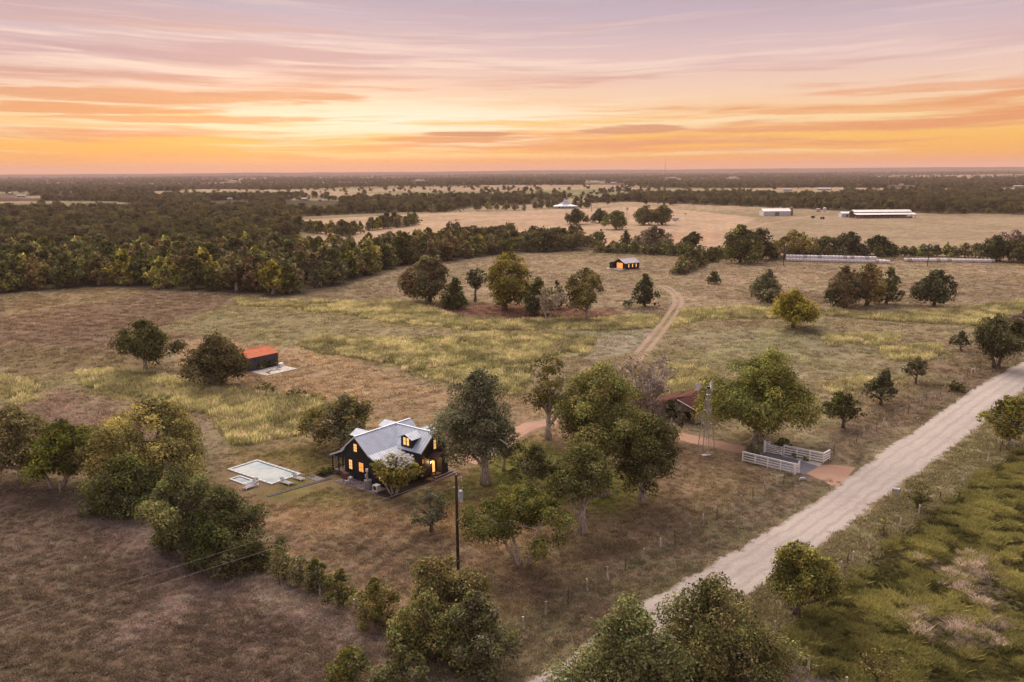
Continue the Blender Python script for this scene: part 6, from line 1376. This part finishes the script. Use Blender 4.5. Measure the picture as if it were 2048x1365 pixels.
# far windmill
p = G2(1254, 445); fw_ = thing('far_windmill', 'tiny dark windmill among the hilltop trees', 'windmill', (*p, 0)); H2 = height_at(*p, 418)
for c_ in crn: MB().beam((c_[0] * 1.1, c_[1] * 1.1, 0), (c_[0] * .15, c_[1] * .15, H2), .14).obj('leg', STEEL, fw_)
for k in range(10):
    a0 = k * .628; MB().beam((0, -.4, H2), (1.6 * math.cos(a0), -.4, H2 + 1.6 * math.sin(a0)), .3, .04, up=(0, 1, 0)).obj('blade', STEEL, fw_)
# radio mast on the horizon
a_ = math.atan2(*(G2(1330, 350))); mR = 9000; mp = np.array([math.sin(a_) * mR, math.cos(a_) * mR]); mz = float(ground_z(mp[:1], mp[1:])[0]); mh = height_at(*mp, 320) if False else 165.0
ms = thing('radio_mast', 'thin radio mast standing on the far horizon', 'mast', (*mp, mz)); MB().tube([(0, 0, 0), (0, 0, mh - mz)], [2.2, 1.6], 4).obj('mast', DARKMETAL, ms)
for z in (60, 110): MB().box(-2.5, 2.5, -2.5, 2.5, z, z + 2).obj('collar', DARKMETAL, ms)
# scattered houses of the far country
FARW = mat('far_wall', (.36, .33, .33), .7, var=.1); FARR = mat('far_roof', (.42, .40, .42), .7, var=.1)
for k, ((px, py), wpx, lab) in enumerate(FH):
    p = FHP[k]; R_ = math.hypot(*p)
    Lm = min(wpx * R_ / F_PX * .8, 40); o = shed_building('far_house', lab, 'house', p, (k * .7) % 1.0 - .5, Lm, Lm * .5, 3.0, 4.6 + .02 * Lm, FARW, FARR); o.location.z = float(ground_z(p[:1], p[1:])[0]) - .2
    for s in (-.25, .25): MB().box(Lm * s - .7, Lm * s + .7, -Lm * .25 - .06, -Lm * .25 - .01, .9, 2.3).obj('window', mat('far_glass', (.06, .06, .08)), o)
# cattle
COW = mat('cow_hide', (.03, .025, .022), .8, var=.2)
def cow_mesh():
    me = bpy.data.meshes.new('cow'); bm = bmesh.new()
    P = [(.9, 0, 1.12), (.45, 0, 1.05), (-.1, 0, 1.0), (-.7, 0, 1.08), (1.25, 0, 1.0), (1.55, 0, .62), (1.72, 0, .34)]
    R = [.30, .36, .38, .34, .2, .15, .09]; E = [(3, 2), (2, 1), (1, 0), (0, 4), (4, 5), (5, 6)]
    for sx, j in ((.6, 0), (-.68, 3)):
        for sy in (-.2, .2):
            i = len(P); P += [(sx, sy, .68), (sx - .03 * (1 if sx > 0 else -2), sy, .36), (sx, sy, .02)]; R += [.15, .08, .07]; E += [(j, i), (i, i + 1), (i + 1, i + 2)]
    i = len(P); P += [(-1.0, 0, 1.0), (-1.08, 0, .5)]; R += [.05, .04]; E += [(3, i), (i, i + 1)]
    i = len(P); P += [(1.4, .2, .82), (1.4, -.2, .82)]; R += [.05, .05]; E += [(5, i), (5, i + 1)]
    me.from_pydata(P, E, []); o = link('cow_skin', me); md = o.modifiers.new('s', 'SKIN'); sv = me.skin_vertices[0].data
    for v, r_ in zip(sv, R): v.radius = (r_, r_)
    sv[2].use_root = True
    o.modifiers.new('u', 'SUBSURF').levels = 1
    dg = bpy.context.evaluated_depsgraph_get(); ev = bpy.data.meshes.new_from_object(o.evaluated_get(dg)); bpy.data.objects.remove(o); ev.materials.clear(); ev.materials.append(COW); return ev
CM = cow_mesh()
for k, (px, py) in enumerate(((906, 421), (912, 423), (918, 422), (921, 424), (927, 421), (903, 423), (1002, 421), (1371, 430))):
    lab = 'single dark cow alone on the far hill' if k == 7 else 'small black cow grazing near the far tree line'
    tag(link('grazing_cow', CM, None, (*G2(px, py), 0), k * 1.3), lab, 'cow', None if k == 7 else 'cows grazing near the far tree line')
tr2 = thing('water_trough', 'small white water trough alone in the rough pasture', 'trough', (*G2(1083, 691), 0), .2)
MB().box(-1.3, 1.3, -.4, -.32, .1, .6).box(-1.3, 1.3, .32, .4, .1, .6).box(-1.3, -1.22, -.32, .32, .1, .6).box(1.22, 1.3, -.32, .32, .1, .6).box(-1.22, 1.22, -.32, .32, .1, .18).obj('basin', WHITEPAINT, tr2)
for x in (-1., 1.): MB().box(x - .06, x + .06, -.3, .3, 0, .1).obj('foot', STEEL, tr2)
# ------------------------------------------------------------------ haze: one closed box of thin even air
hz = MB().box(-20500, 20500, -20500, 20500, -40, 175)
hm = bpy.data.materials.new('haze'); hm.use_nodes = True; ht = NT(hm.node_tree)
pv = ht.n('ShaderNodeVolumePrincipled'); pv.inputs['Color'].default_value = (.90, .68, .64, 1); pv.inputs['Density'].default_value = 6.8e-5
pv.inputs['Anisotropy'].default_value = 0.0
ho = ht.n('ShaderNodeOutputMaterial'); ht.t.links.new(pv.outputs[0], ho.inputs[1])
tag(hz.obj('haze', hm), kind='stuff')
